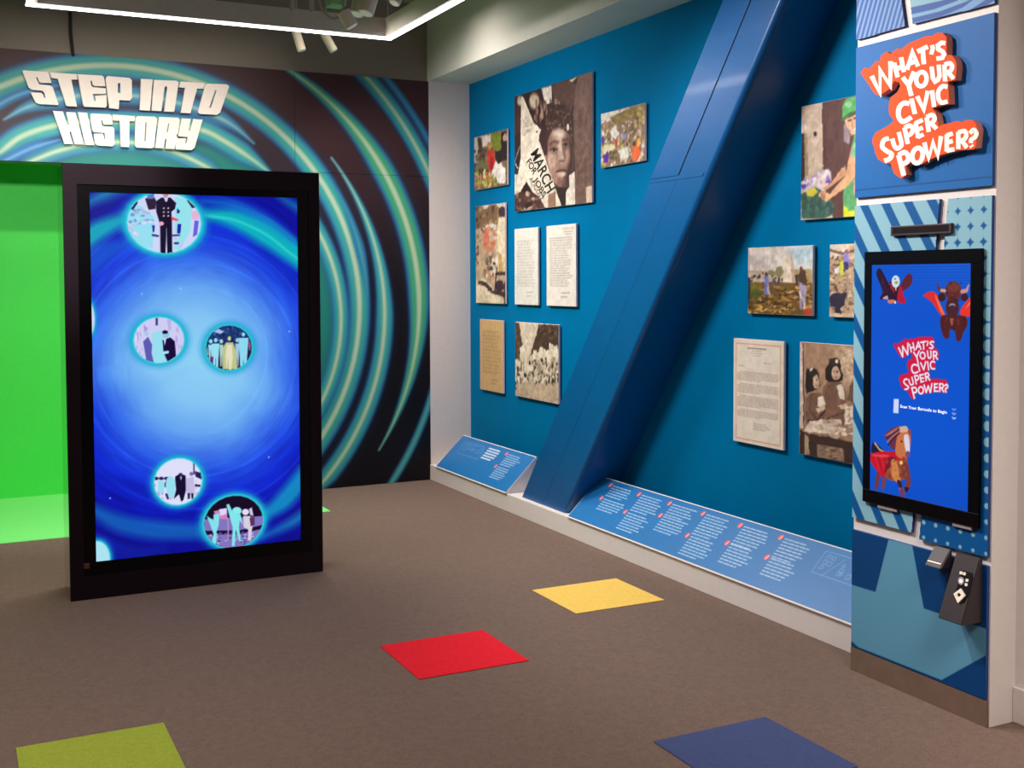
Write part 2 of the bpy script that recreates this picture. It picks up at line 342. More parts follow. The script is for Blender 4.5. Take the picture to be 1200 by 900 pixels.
# ================================================================== MURAL
def arcs():
    z7 = lambda p: Z(320, 80, 0.27778, p); z8 = lambda p: Z(340, 330, 0.2889, p); z1 = lambda p: Z(0, 0, 0.25, p); z2 = lambda p: Z(300, 0, 0.25, p)
    A = z7([(20, -10), (60, 15), (200, 100), (330, 235), (440, 370), (500, 480), (560, 650), (600, 850)])+z8([(520, 100), (500, 280), (450, 500), (390, 650), (340, 740)])
    B = z7([(340, 10), (370, 40), (450, 130), (570, 270), (650, 430), (700, 560), (740, 700)])
    C = z7([(460, 20), (500, 70), (580, 180), (660, 320), (700, 400)])
    D = z1([(-120, 520), (0, 415), (100, 365), (220, 322), (400, 305), (600, 310), (800, 345), (1000, 405), (1150, 480)])+z2([(0, 515), (130, 620), (220, 700), (310, 810)])+z7([(250, 520), (310, 650), (345, 770), (370, 900)])+z8([(280, 110), (265, 300), (220, 450), (150, 600), (60, 740)])
    D2 = z7([(235, 545), (265, 610), (310, 720), (350, 830), (385, 900)])+z8([(300, 60), (308, 160)])
    Eo = z7([(248, 365), (285, 430), (330, 530), (400, 660), (440, 780), (465, 880)])+z8([(380, 40), (385, 200), (350, 380), (280, 580), (200, 720), (140, 810), (60, 880)])
    Fi = z8([(150, -60), (190, 20), (210, 150), (195, 280), (160, 400), (110, 500)])
    G = z8([(640, 300), (570, 420), (530, 600), (470, 720), (405, 820)])
    H1 = z1([(-100, 560), (0, 488), (100, 440), (200, 415), (330, 390)])
    H2 = z1([(20, 560), (120, 505), (250, 470), (420, 445), (700, 455), (860, 490), (1000, 540), (1100, 595), (1190, 672)])
    I1 = z1([(-100, 770), (0, 715), (100, 640), (250, 590), (400, 570), (700, 575), (930, 605), (1050, 660), (1180, 745), (1290, 830)])
    I2 = z1([(0, 830), (150, 755), (280, 705), (420, 675), (620, 668), (800, 705), (980, 790), (1060, 860)])
    I3 = z1([(-60, 800), (60, 735), (160, 690), (280, 655)])
    return dict(A=A, B=B, C=C, D=D, D2=D2, E=Eo, F=Fi, G=G, H1=H1, H2=H2, I1=I1, I2=I2, I3=I3)
PM = Ywall(YM)
ARCS = {k: spline(PM.uvs(v), 6) for k, v in arcs().items()}
def arc(cx, cz, r, a0, a1, n=60): return [(cx+r*math.cos(math.radians(a)), cz+r*math.sin(math.radians(a))) for a in np.linspace(a0, a1, n)]
ARCS['A'] = arc(1.315, 1.399, 2.02, 68, -34); ARCS['D'] = arc(1.131, 1.388, 1.709, 150, -60); ARCS['E'] = arc(1.169, 1.342, 1.876, 39, -50)
ARCS['F'] = arc(1.361, 1.306, 1.33, 60, -60); ARCS['D2'] = [(x+0.0, z) for x, z in arc(1.131, 1.388, 1.775, 30, 2)]
def through(px, py, a0, a1, c=(1.22, 1.39)):
    u, v = PM.uv(px, py); return arc(c[0], c[1], math.hypot(u-c[0], v-c[1]), a0, a1)
ARCS['B'] = through(478, 155, 70, -5); ARCS['C'] = through(481, 130, 66, 8); ARCS['G'] = through(495, 495, 2, -50)
TEAL, GREEN, BLUE, PALE = (58, 164, 158), (66, 168, 122), (40, 118, 178), (206, 214, 180)
def taper(n, w, a, b):                               # width profile along an arc: rises over the first a, falls over the last b
    t = np.linspace(0, 1, n); return [w*max(0.03, min(1, (x+0.001)/max(a, 1e-3), (1-x+0.001)/max(b, 1e-3))) for x in t]
def paint_mural(c):
    n = vnoise(c.U, c.V, 0.9, 5); c.C = np.clip(c.C*(1+(n[..., None]-0.5)*0.25), 0, 1)
    inner = [(-0.6, 0.0)]
    # teal field inside the innermost ring
    c.ell((1.2, 1.36), 1.52, 1.52, (26, 52, 78), 0.35, 0.25)
    c.ell((1.361, 1.306), 1.33, 1.33, (34, 136, 126), 0.92, 0.10)
    spec = [('C', 0.055, BLUE, (90, 160, 170), .25, .05), ('B', 0.135, TEAL, PALE, .2, .05), ('A', 0.19, GREEN, PALE, .35, .35), ('D', 0.18, TEAL, PALE, .1, .1), ('D2', 0.07, (40, 120, 160), (90, 170, 170), .5, .4),
            ('E', 0.15, TEAL, PALE, .45, .1), ('F', 0.13, TEAL, PALE, .2, .2), ('G', 0.06, TEAL, (120, 170, 160), .2, .3), ('H1', 0.06, BLUE, (130, 190, 210), .2, .3), ('H2', 0.13, (60, 140, 170), (160, 200, 205), .25, .25),
            ('I1', 0.16, TEAL, PALE, .15, .15), ('I2', 0.12, (70, 150, 150), PALE, .15, .15), ('I3', 0.07, BLUE, (140, 180, 220), .2, .3)]
    for k, w, c1, c2, a, b in spec:
        p = ARCS[k]; ws = taper(len(p), w, a, b)
        c.stroke(p, [x*1.5 for x in ws], (22, 60, 104), 0.22, 0.05)
        c.stroke(p, ws, BLUE, 0.9, 0.03); c.stroke(p, [x*0.72 for x in ws], c1, 0.95, 0.03)
        c.stroke(p, [x*0.22 for x in ws], c2, 0.85, 0.022)
mural = thing('wall_mural', (2.3, YM, 0), 'dark wall mural of glowing teal rings across the back wall', 'mural')
gap = 0.0012
xs, zs = 2.345, 2.408
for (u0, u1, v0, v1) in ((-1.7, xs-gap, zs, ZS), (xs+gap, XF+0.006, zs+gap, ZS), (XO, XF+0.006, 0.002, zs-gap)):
    cv = Canvas(PM, u0, u1, v0, v1, 0.0075, (28, 14, 30)); g_ = np.clip((cv.V-1.5)/1.2, 0, 1)[..., None]; cv.C = rgb((8, 4, 14))*(1-g_)+rgb((72, 43, 47))*g_; paint_mural(cv)  # light falloff painted into the mural ground: maroon above, near black below
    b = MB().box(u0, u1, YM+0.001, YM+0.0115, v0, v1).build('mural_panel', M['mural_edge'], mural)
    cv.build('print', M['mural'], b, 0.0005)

# ================================================================== STEP INTO HISTORY
za = lambda p: Z(20, 75, 0.12218, p); zb = lambda p: Z(145, 75, 0.12218, p)
GLY = [
 [za([(52,70),(60,60),(288,75),(305,92),(330,180),(225,180),(210,165),(196,125),(182,127),(198,172),(215,196),(318,206),(342,222),(398,385),(390,393),(210,383),(180,370),(128,272),(232,275),(248,290),(262,325),(275,322),(262,275),(240,255),(140,245),(112,225)])],
 [za([(312,80),(572,97),(580,150),(520,148),(575,408),(472,402),(390,140),(330,134)])],
 [za([(580,98),(812,110),(832,125),(848,212),(740,210),(725,198),(716,160),(703,162),(712,207),(728,222),(850,234),(852,284),(725,287),(742,352),(756,355),(750,305),(856,298),(862,400),(850,417),(645,408),(632,385)])],
 [za([(868,115),(1078,133),(1101,155),(1103,325),(1083,350),(980,345),(975,432),(885,422),(850,150),(854,128)]), za([(968,182),(990,182),(992,275),(975,280),(966,270)])],
 [zb([(165,142),(278,148),(252,447),(155,440)])],
 [zb([(292,152),(505,160),(528,175),(485,458),(388,455),(418,225),(408,210),(392,222),(362,450),(268,445)])],
 [zb([(545,168),(778,182),(765,238),(705,234),(640,472),(548,466),(588,228),(530,222)])],
 [zb([(805,188),(990,195),(1012,215),(925,465),(895,487),(730,478),(712,460),(780,205)]), zb([(875,250),(892,252),(838,415),(820,422)])],
 [za([(343,450),(440,455),(480,585),(502,582),(470,460),(560,465),(642,772),(555,770),(515,645),(502,650),(535,768),(455,765)])],
 [za([(583,462),(672,468),(738,778),(655,775)])],
 [za([(710,475),(890,482),(910,500),(916,580),(830,580),(818,540),(806,540),(815,590),(830,598),(915,602),(932,620),(935,770),(915,790),(770,780),(750,760),(735,668),(825,668),(838,722),(848,720),(840,660),(735,652),(722,630),(702,490)])],
 [za([(918,485),(1131,500),(1128,548),(1078,548),(1075,797),(997,793),(985,545),(918,540)])],
 [zb([(130,500),(300,505),(320,525),(292,795),(268,808),(125,800),(108,780),(112,520)]), zb([(208,560),(220,562),(210,740),(198,742)])],
 [zb([(340,508),(520,515),(538,532),(522,660),(503,690),(518,702),(485,815),(402,812),(412,720),(400,712),(380,808),(302,803)]), zb([(425,570),(437,572),(425,652),(412,652)])],
 [zb([(555,522),(645,525),(622,640),(635,640),(668,527),(758,533),(680,800),(652,825),(505,818),(495,805),(512,712),(598,712),(590,760),(602,760),(615,700),(525,690),(525,680)])],
]
sign = thing('wall_sign', (1.1, YM, 2.4), 'cream raised block letters reading STEP INTO HISTORY on the mural', 'sign')
PL = Ywall(YM-0.030)
for g in GLY:
    extrude_loops(PL, [PL.uvs(lp) for lp in g], -0.029, 0.0).build('letter', M['letter'], sign)

# ================================================================== BLUE WALL: diagonal beam
XBM = 3.46
beam = thing('diagonal_beam', (3.6, 6.4, 0.122), 'glossy blue boxed beam leaning diagonally across the blue wall', 'beam')
def bl(z, e):                                                   # y on the far (0) or near (1) edge of the beam at height z
    yf = 6.725+(z-0.12)*(4.536-6.725)/(2.967-0.12); yn = 6.120+(z-0.12)*(4.094-6.120)/(2.869-0.12)
    return yf+(yn-yf)*e
zb0, zb1 = 0.1225, ZS-0.001
def ring(z, x0=XBM+0.004, r=0.035):
    yf, yn = bl(z, 0), bl(z, 1); pts = [(XB-0.0005, yf, z), (x0+0.004, yf, z), (x0, yf-0.004, z)]
    for k in range(7):
        a = math.pi/2*k/6; pts.append((x0+r-r*math.cos(a), yn+r-r*math.sin(a), z))
    pts.append((XB-0.0005, yn, z)); return pts
mb = MB(); mb.prism(ring(zb0, XBM), ring(zb1, XBM)); o = mb.build('casing', M['beam'], beam)
def strip(name, z0, z1, e0, e1, x0, m):
    k = MB(); a = [(x0, bl(z0, e0), z0), (x0, bl(z0, e1), z0), (x0, bl(z1, e1), z1), (x0, bl(z1, e0), z1)]
    k.prism(a, [(XBM+0.001, y, z) for _, y, z in a]); return k.build(name, M[m], beam)
strip('cover_plate', 2.14, zb1, 0.004, 0.478, XBM-0.004, 'beam')
strip('seam', 2.14, zb1, 0.480, 0.490, XBM-0.0008, 'groove'); strip('seam', zb0, 2.13, 0.481, 0.486, XBM-0.0008, 'beamseam')
strip('joint', 2.118, 2.134, 0.02, 0.90, XBM-0.003, 'beam')

# ================================================================== PHOTO BOARDS
XBO = 3.755
PB = Xwall(XBO)
FACE = PB
def board(name, y0, y1, z0, z1, base, label, cat, paint=None, cell=0.007, core='board'):
    t = thing(name, (XBO, (y0+y1)/2, z0), label, cat, 'printed boards on the blue wall')
    b = MB().box(XBO+0.0008, XBO+0.0150, y1, y0, z0, z1, 0.0015, 1).build('board', M[core], t)
    MB().box(XBO+0.0150, XB-0.0003, y1+0.06, y0-0.06, z0+0.08, z1-0.08).build('wall_mount', M['black'], t)
    c = Canvas(PB, -y0+0.001, -y1-0.001, z0+0.001, z1-0.001, cell, base)
    if paint: paint(c)
    if name == 'photo_board': c.warp(0.004 if cell < 0.0062 else 0.008, 0.026); c.mottle(0.15, 0.024, 7); c.mottle(0.08, 0.11, 9)
    else: c.mottle(0.05, 0.03, 7)
    c.build('print', M['print'], t, 0.0)
    return t
def text_lines(c, x0, y0, x1, y1, n, col, a=0.6, th=0.006, seed=0, ragged=0.3, words=True, step=None):
    """n lines of illegible type between traced corners of a block on this canvas"""
    r = random.Random(seed)
    (u0, v0), (u1, v1) = c.p.uv(x0, y0), c.p.uv(x1, y1)
    for i in range(n):
        v = v0+(v1-v0)*(i/(n-1) if n > 1 else 0); ue = u1-(u1-u0)*(r.random()*ragged if i < n-1 else r.uniform(0.3, 0.6)); u = u0
        while u < ue:
            w = r.uniform(0.02, 0.07)*(1 if words else 1.6); c.stroke([(u, v), (min(u+w, ue), v)], th, col, a); u += w+0.012

def p_garden(c):
    z = lambda p: Z(550, 145, 0.0945, p)
    c.P(z([(55,160),(160,150),(160,420),(100,500),(55,520)]), (206, 190, 176)); c.P(z([(95,170),(150,170),(160,320),(120,330)]), (70, 48, 40))
    c.P(z([(265,130),(400,100),(390,330),(300,330)]), (120, 130, 40)); c.P(z([(160,150),(265,125),(265,240),(165,290)]), (222, 208, 200))
    c.P(z([(390,110),(470,90),(470,440),(390,480),(330,440),(320,330),(390,330)]), (44, 30, 34)); c.E(*z([(445,170)])[0], 3, 5, (196, 150, 140))
    c.crowd(z([(60,330),(230,330),(230,650),(60,650)]), [(92,66,50),(60,44,40),(150,120,90),(110,110,70)], 60, 1.6, 3.2, 1)
    c.P(z([(230,330),(300,320),(325,440),(310,600),(250,600),(225,450)]), (206, 52, 40)); c.P(z([(260,400),(300,420),(290,590),(255,580)]), (168, 26, 30)); c.E(*z([(255,270)])[0], 3, 5, (190, 140, 70))
    c.P(z([(330,450),(400,500),(440,560),(445,740),(350,740),(330,650),(280,700),(270,620)]), (236, 226, 218)); c.E(*z([(370,430)])[0], 4, 6, (36, 26, 26))
    c.crowd(z([(60,600),(270,600),(350,760),(60,820)]), [(170,160,50),(120,130,40),(210,190,80),(200,110,90),(230,220,150)], 90, 1.2, 2.2, 2)
def p_march(c):
    z = lambda p: Z(598, 80, 0.1, p); y = lambda p: Z(598, 160, 0.1, p)
    lt = (222, 208, 190)
    c.P(z([(45,330),(140,320),(120,720),(45,800)]), (74, 44, 42)); c.P(z([(150,315),(370,240),(420,700),(270,660)]), (54, 30, 30))
    c.E(*z([(280,385)])[0], 5.8, 9, (206, 186, 164), 1, 0.03); c.E(*z([(108,380)])[0], 2.6, 5.5, (200, 180, 160), 1, 0.02); c.P(z([(365,238),(482,203),(488,400),(430,420),(395,360)]), (226, 214, 200))
    c.P(z([(480,205),(700,135),(780,200),(740,420),(700,560),(640,430),(520,420)]), (96, 66, 60)); c.P(z([(690,140),(785,98),(725,165)]), lt)
    c.crowd(z([(260,420),(480,380),(700,420),(440,640),(290,640)]), [(150,120,104),(110,80,70),(176,150,130),(70,46,44)], 70, 1.1, 4.2, 3, 0.7)
    c.P(z([(790,95),(960,35),(960,880),(735,880),(730,600),(752,350)])+[], (122, 92, 84)); c.P(y([(740,0),(960,0),(960,790),(750,810),(762,400)]), (118, 88, 78))
    c.crowd(z([(760,400),(955,380),(955,890),(760,890)]), [(96,68,60),(84,58,54),(130,100,90)], 60, 2.4, 4.5, 4, 0.3)
    c.crowd(y([(770,50),(955,40),(955,580),(770,700)]), [(96,68,60),(140,110,98),(80,54,50)], 60, 2.0, 4.5, 5, 0.3)
    c.P(z([(470,430),(640,430),(745,560),(745,890),(440,890),(400,620)]), (62, 40, 38))
    # face
    q = lambda p: Z(540, 70, 0.1957, p)
    def e(x, y, rx, ry, col, a=1.0, soft=0.03): c.E(*q([(x, y)])[0], rx*0.1957, ry*0.1957, col, a, soft)
    c.P(q([(522,470),(545,425),(610,410),(655,450),(676,520),(676,690),(642,690),(640,765),(600,772),(565,745),(535,690),(520,600)]), (150, 114, 100), 1, 0.02)
    c.P(q([(638,455),(676,500),(680,690),(642,770),(600,775),(618,715),(640,640),(652,560)]), (66, 42, 40), 1, 0.05)
    e(588, 445, 34, 30, (222, 200, 186), 0.9, 0.07); e(545, 605, 26, 60, (192, 158, 142), 0.9, 0.06); e(634, 575, 15, 42, (170, 134, 120), 0.9, 0.05); e(560, 690, 24, 40, (158, 122, 108), 0.8, 0.06); e(604, 735, 26, 22, (112, 82, 74), 0.8, 0.05)
    e(557, 540, 27, 20, (104, 74, 66), 0.8, 0.04); e(626, 512, 18, 18, (92, 64, 58), 0.8, 0.04)
    c.L(q([(592,500),(598,545),(602,585)]), 0.07, (206, 178, 162), 0.9, 0.04); c.L(q([(613,520),(616,560),(622,590)]), 0.03, (98, 70, 62), 0.7, 0.03); e(600, 590, 17, 12, (196, 164, 148), 0.9, 0.03); e(604, 606, 17, 6, (64, 42, 38), 0.8, 0.02)
    e(557, 546, 15, 8, (196, 174, 162), 0.9, 0.012); e(559, 543, 9, 10, (30, 18, 18), 1, 0.012); e(626, 516, 11, 7, (180, 158, 146), 0.9, 0.012); e(627, 513, 7, 9, (28, 18, 18), 1, 0.012)
    c.L(q([(538,542),(556,529),(580,538)]), 0.010, (46, 28, 28), 0.9, 0.012); c.L(q([(612,508),(626,500),(642,508)]), 0.010, (40, 26, 26), 0.9, 0.012)
    c.L(q([(532,506),(556,490),(584,494)]), 0.02, (84, 56, 50), 0.8, 0.02); c.L(q([(608,482),(640,478)]), 0.018, (70, 46, 42), 0.8, 0.02)
    c.P(q([(574,668),(592,648),(604,652),(618,646),(632,662),(604,668)]), (112, 78, 72), 0.9, 0.015); e(602, 686, 24, 15, (204, 172, 160), 0.95, 0.02); c.L(q([(572,670),(602,665),(632,664)]), 0.012, (58, 36, 36), 0.9, 0.012)
    e(508, 600, 9, 26, (160, 128, 114), 1, 0.02); e(510, 602, 4, 14, (90, 62, 56), 0.8, 0.02)
    c.P(y([(520,590),(690,600),(655,640),(655,800),(600,815),(560,700)]), (46, 28, 28))
    # curls
    c.P(z([(440,860),(420,760),(400,640),(440,500),(560,430),(680,480),(735,600),(738,890),(690,780),(630,700),(560,670),(490,700)]), (66, 42, 38), 1, 0.03)
    c.crowd(z([(410,640),(440,500),(560,430),(690,480),(735,640),(730,800),(620,720),(540,680),(450,740)]), [(112,82,70),(44,26,26),(138,106,90),(80,52,46)], 130, 1.0, 1.5, 6, 0.7)
    c.E(*z([(675,690)])[0], 1.5, 4, (220, 206, 196))
    # pennant
    c.P(z([(128,330),(150,335),(275,640),(360,720),(335,800),(345,890)])+y([(330,20),(430,320),(600,812),(410,842),(285,690),(190,530),(120,640),(60,700),(45,640),(45,445),(90,440),(122,250)])+z([(122,720)]), lt)
    c.P(y([(45,130),(118,30),(122,250),(90,440),(45,445)]), (52, 32, 36)); c.L(y([(50, 300), (118, 100)]), 0.012, (150, 130, 122)); c.L(y([(60,320),(90,370)]), 0.01, lt)
    c.crowd(z([(150,560),(250,600),(270,880),(150,880)]), [(186,170,152),(170,152,138)], 26, 2.2, 1.4, 7, 0.5); c.E(*z([(310,745)])[0], 1.1, 1.0, (40, 26, 26))
    # heads in front
    c.P(y([(45,690),(130,640),(190,535),(260,650),(330,700),(420,845),(50,880)]), (70, 42, 40)); c.P(y([(190,535),(250,640),(200,650),(130,640)]), (36, 20, 22))
    c.crowd(y([(50,650),(260,660),(400,840),(60,870)]), [(196,170,146),(92,58,52),(40,24,26),(140,104,88)], 40, 2.0, 2.6, 8, 0.8)
    c.P(y([(445,680),(530,640),(535,815),(440,830)]), (150, 112, 92)); c.P(y([(690,455),(755,410),(760,800),(650,806),(652,640),(692,592)]), (228, 212, 198)); c.P(y([(890,592),(960,575),(960,780),(885,785)]), (216, 188, 166))
def p_rally(c):
    z = lambda p: Z(700, 115, 0.0945, p)
    c.P(z([(45,190),(400,120),(400,200),(45,320)]), (238, 228, 220)); c.P(z([(150,240),(400,130),(590,65),(590,250),(400,260),(200,320)]), (150, 122, 60))
    c.crowd(z([(170,240),(400,140),(585,80),(585,240),(380,270),(180,310)]), [(178,150,78),(120,96,50),(196,170,100)], 70, 1.6, 1.4, 11)
    c.crowd(z([(45,320),(585,250),(585,780),(45,860)]), [(120,96,60),(196,160,130),(230,206,186),(90,70,56),(190,130,110),(240,230,220),(210,180,90)], 300, 1.3, 2.0, 12)
    c.P(z([(180,370),(240,350),(260,450),(220,500),(170,470)]), (246, 240, 232)); c.P(z([(50,620),(130,560),(220,580),(230,620),(170,660),(60,700)]), (226, 214, 170)); c.P(z([(270,620),(380,600),(375,720),(300,790),(280,760)]), (240, 234, 220))
    c.P(z([(70,710),(130,680),(150,720),(140,800),(80,805)]), (92, 40, 170)); c.P(z([(440,590),(520,560),(530,700),(500,780),(440,780)]), (234, 100, 46)); c.E(*z([(455,570)])[0], 2, 2.6, (80, 50, 30)); c.P(z([(490,500),(530,500),(520,600),(490,600)]), (240, 160, 70))
    c.E(*z([(65,520)])[0], 2, 4.5, (80, 60, 160)); c.E(*z([(235,550)])[0], 1.6, 4, (220, 60, 50)); c.E(*z([(325,470)])[0], 2, 4, (150, 140, 210)); c.E(*z([(365,575)])[0], 1.4, 2.4, (60, 40, 80))
def p_pool(c):
    z = lambda p: Z(550, 230, 0.15, p)
    c.P(z([(50,75),(290,55),(290,200),(210,220),(120,240),(50,260)]), (128, 96, 64)); c.crowd(z([(50,75),(290,60),(200,230),(110,250),(50,640)]), [(96,66,52),(150,116,76),(70,44,50),(170,140,100)], 110, 1.6, 2.2, 21)
    c.P(z([(100,70),(150,66),(140,95),(110,100)]), (222, 210, 200)); c.P(z([(210,62),(285,55),(285,90),(240,100)]), (226, 214, 204)); c.E(*z([(255,120)])[0], 4, 6, (64, 40, 56))
    c.P(z([(225,170),(290,150),(290,600),(220,600),(215,400)]), (232, 212, 178)); c.P(z([(225,440),(250,440),(265,590),(230,600)]), (206, 160, 100))
    c.P(z([(50,660),(110,640),(220,750),(285,770),(285,840),(50,835)]), (228, 208, 178)); c.crowd(z([(100,220),(220,220),(215,700),(130,700)]), [(232,214,190),(214,130,100),(240,228,214),(120,90,72),(196,170,140)], 90, 1.8, 3, 22)
    c.P(z([(120,250),(150,240),(160,360),(120,420),(105,380)]), (226, 124, 96)); c.E(*z([(190,370)])[0], 2, 5, (214, 120, 80)); c.crowd(z([(135,520),(200,520),(190,580),(140,580)]), [(50,36,34)], 8, 1.3, 1.6, 23)
    c.L(z([(75, 670), (130, 690), (180, 745), (280, 770)]), 0.035, (62, 36, 36)); c.L(z([(275, 690), (275, 830)]), 0.03, (62, 36, 36)); c.L(z([(215,605),(280,602)]), 0.025, (60, 36, 36)); c.E(*z([(235,700)])[0], 5, 7, (58, 30, 50)); c.L(z([(200,730),(215,560)]), 0.02, (60, 36, 36))
def p_street(c):
    z = lambda p: Z(595, 370, 0.122, p)
    c.P(z([(70,60),(110,70),(140,270),(120,400),(70,420)]), (92, 64, 50)); c.P(z([(300,85),(500,85),(500,320),(350,330),(210,380),(240,290)]), (82, 58, 46))
    c.crowd(z([(300,90),(500,90),(500,310),(260,340)]), [(58,40,34),(110,82,62),(70,50,40)], 60, 1.6, 1.8, 31); c.crowd(z([(75,90),(130,250),(110,400),(75,400)]), [(120,92,70),(70,48,40)], 24, 1.4, 1.8, 32)
    c.P(z([(70,640),(500,640),(500,850),(70,775)]), (200, 172, 146)); c.crowd(z([(80,660),(490,690),(490,830),(80,770)]), [(188,158,132),(212,186,160)], 40, 3, 1, 33, 0.4)
    c.crowd(z([(75,410),(500,410),(500,640),(75,640)]), [(66,50,42),(206,186,160),(230,212,186),(120,96,78),(50,38,34),(180,156,130)], 230, 1.0, 2.4, 34)
    for x0, y0, x1, y1 in ((115,300,155,400),(245,330,278,420),(305,305,342,400),(350,330,390,400),(398,272,437,370),(442,290,480,400),(160,450,205,525),(205,465,240,530)): c.P(z([(x0,y0),(x1,y0+3),(x1,y1),(x0,y1-2)]), (236, 220, 196))
    c.P(z([(70,420),(85,430),(88,690),(70,690)]), (226, 206, 182)); c.P(z([(70,630),(82,635),(82,705),(70,700)]), (46, 30, 34))
def p_helmet(c):
    z = lambda p: Z(930, 105, 0.178, p)
    c.P(z([(45,110),(192,80),(192,600),(45,600)]), (206, 182, 160)); c.P(z([(45,285),(72,290),(75,590),(45,610)]), (54, 34, 40)); c.P(z([(72,290),(92,290),(95,560),(75,590)]), (170, 140, 104)); c.P(z([(45,240),(85,220),(90,250),(60,285),(45,285)]), (226, 206, 190))
    for x in (110, 130, 150, 170): c.L(z([(x, 120), (x+4, 560)]), 0.004, (188, 164, 142), 0.6)
    c.P(z([(190,80),(420,30),(700,0),(700,850),(260,850),(192,600)]), (92, 56, 52)); c.crowd(z([(200,100),(330,90),(330,540),(200,560)]), [(78,44,44),(104,66,60)], 30, 1.4, 12, 41, 0.4)
    c.E(*z([(142,292)])[0], 2.0, 2.8, (40, 26, 28))
    c.P(z([(45,640),(90,580),(200,525),(245,540),(250,600),(200,660),(60,670)]), (206, 186, 200)); c.crowd(z([(70,590),(240,530),(245,620),(60,660)]), [(236,226,236),(180,150,190),(226,206,160),(150,120,170)], 60, 2.2, 2.2, 42); c.E(*z([(228,605)])[0], 3, 2, (96, 70, 170)); c.E(*z([(65,635)])[0], 3, 3.4, (96, 70, 160))
    c.P(z([(45,690),(140,640),(230,690),(270,760),(260,820),(200,850),(60,850)]), (58, 96, 84)); c.crowd(z([(60,700),(230,720),(255,800),(70,840)]), [(40,70,66),(80,124,104),(48,82,74)], 40, 3, 4, 43, 0.6); c.P(z([(80,665),(130,645),(160,670),(130,705),(90,700)]), (214, 200, 60))
    # worker
    c.P(z([(400,290),(700,250),(700,850),(330,850),(325,700),(345,560)]), (96, 170, 110)); c.P(z([(345,560),(420,300),(372,470),(350,560)]), (40, 30, 40)); c.P(z([(385,370),(420,330),(420,480),(345,580)]), (120, 196, 150)); c.P(z([(380,380),(392,370),(360,490),(352,500)]), (226, 130, 120))
    c.P(z([(330,760),(360,800),(415,790),(415,840),(328,840)]), (220, 226, 50)); c.P(z([(390,600),(415,580),(415,700),(400,700)]), (222, 160, 150))
    c.P(z([(335,200),(415,160),(415,290),(380,300),(350,260)]), (226, 178, 138)); c.L(z([(372,262),(390,269),(408,256)]), 0.007, (244, 226, 214)); c.L(z([(360,205),(378,200)]), 0.008, (70, 40, 36)); c.L(z([(398,190),(412,186)]), 0.008, (70, 40, 36)); c.L(z([(385,215),(390,240)]), 0.008, (196, 140, 104))
    c.P(z([(330,220),(352,250),(372,300),(365,360),(330,340)]), (160, 140, 150)); c.P(z([(318,180),(322,110),(345,60),(420,40),(700,60),(700,130),(415,140),(330,200)]), (88, 178, 96)); c.L(z([(318,198),(350,172),(415,135)]), 0.012, (50, 110, 60)); c.E(*z([(362,98)])[0], 4, 3.4, (180, 216, 180), 0.7)
    c.P(z([(370,440),(415,440),(416,560),(350,640),(215,740),(165,700),(170,675),(240,680),(340,570)]), (222, 168, 126)); c.P(z([(340,500),(350,560),(270,620),(210,665),(185,650),(240,620)]), (206, 150, 112)); c.L(z([(180,690),(205,700)]), 0.006, (160, 100, 70)); c.L(z([(180,705),(205,716)]), 0.006, (160, 100, 70))
def p_field(c):
    z = lambda p: Z(870, 280, 0.11667, p)
    c.P(z([(50,95),(710,60),(710,300),(50,320)]), (226, 214, 204)); c.P(z([(480,72),(710,60),(710,250),(520,220)]), (176, 206, 222), 1, 0.1); c.P(z([(50,340),(430,330),(430,440),(50,460)]), (206, 186, 162))
    c.crowd(z([(60,110),(250,100),(250,330),(60,340)]), [(214,196,186),(200,180,176)], 50, 0.5, 7, 51, 0.6)
    c.P(z([(410,440),(430,190),(480,140),(510,200),(530,440)]), (232, 212, 190)); c.P(z([(478,140),(510,200),(530,440),(500,440)]), (196, 166, 152)); c.E(*z([(370,330)])[0], 4.5, 6.5, (140, 128, 84)); c.E(*z([(300,345)])[0], 5, 3, (150, 136, 100))
    c.P(z([(50,440),(300,430),(700,450),(705,770),(60,750)]), (120, 84, 40)); c.crowd(z([(60,480),(695,470),(700,765),(60,745)]), [(196,140,70),(76,52,28),(150,104,46),(220,170,96),(60,44,26),(100,84,36)], 260, 2.6, 1.2, 52)
    c.E(*z([(130,500)])[0], 7, 6, (130, 120, 50), 1, 0.03); c.E(*z([(120,560)])[0], 8, 5, (86, 92, 40), 1, 0.03)
    c.crowd(z([(290,370),(430,370),(430,460),(290,460)]), [(60,50,56),(80,66,70),(110,90,90)], 16, 0.9, 2.6, 53); c.crowd(z([(60,360),(220,330),(210,400),(60,430)]), [(60,46,40),(120,100,84)], 16, 1.6, 1.8, 54)
    c.P(z([(215,380),(260,360),(265,460),(240,560),(215,560)]), (122, 122, 190)); c.P(z([(255,440),(290,560),(250,550)]), (206, 186, 200)); c.E(*z([(240,355)])[0], 2, 2.4, (90, 66, 60)); c.P(z([(50,380),(80,390),(75,650),(55,680)]), (50, 44, 60))
    c.P(z([(560,350),(600,290),(640,330),(650,470),(590,490),(560,430)]), (90, 60, 44)); c.E(*z([(592,298)])[0], 2.2, 2.8, (120, 60, 40)); c.P(z([(570,430),(640,470),(635,700),(605,710),(605,500),(590,700),(575,700)]), (176, 160, 186)); c.L(z([(575,540),(640,720)]), 0.012, (220, 206, 200)); c.P(z([(530,370),(560,350),(555,470),(540,470)]), (60, 44, 60)); c.E(*z([(655,730)])[0], 5, 4, (196, 70, 50))
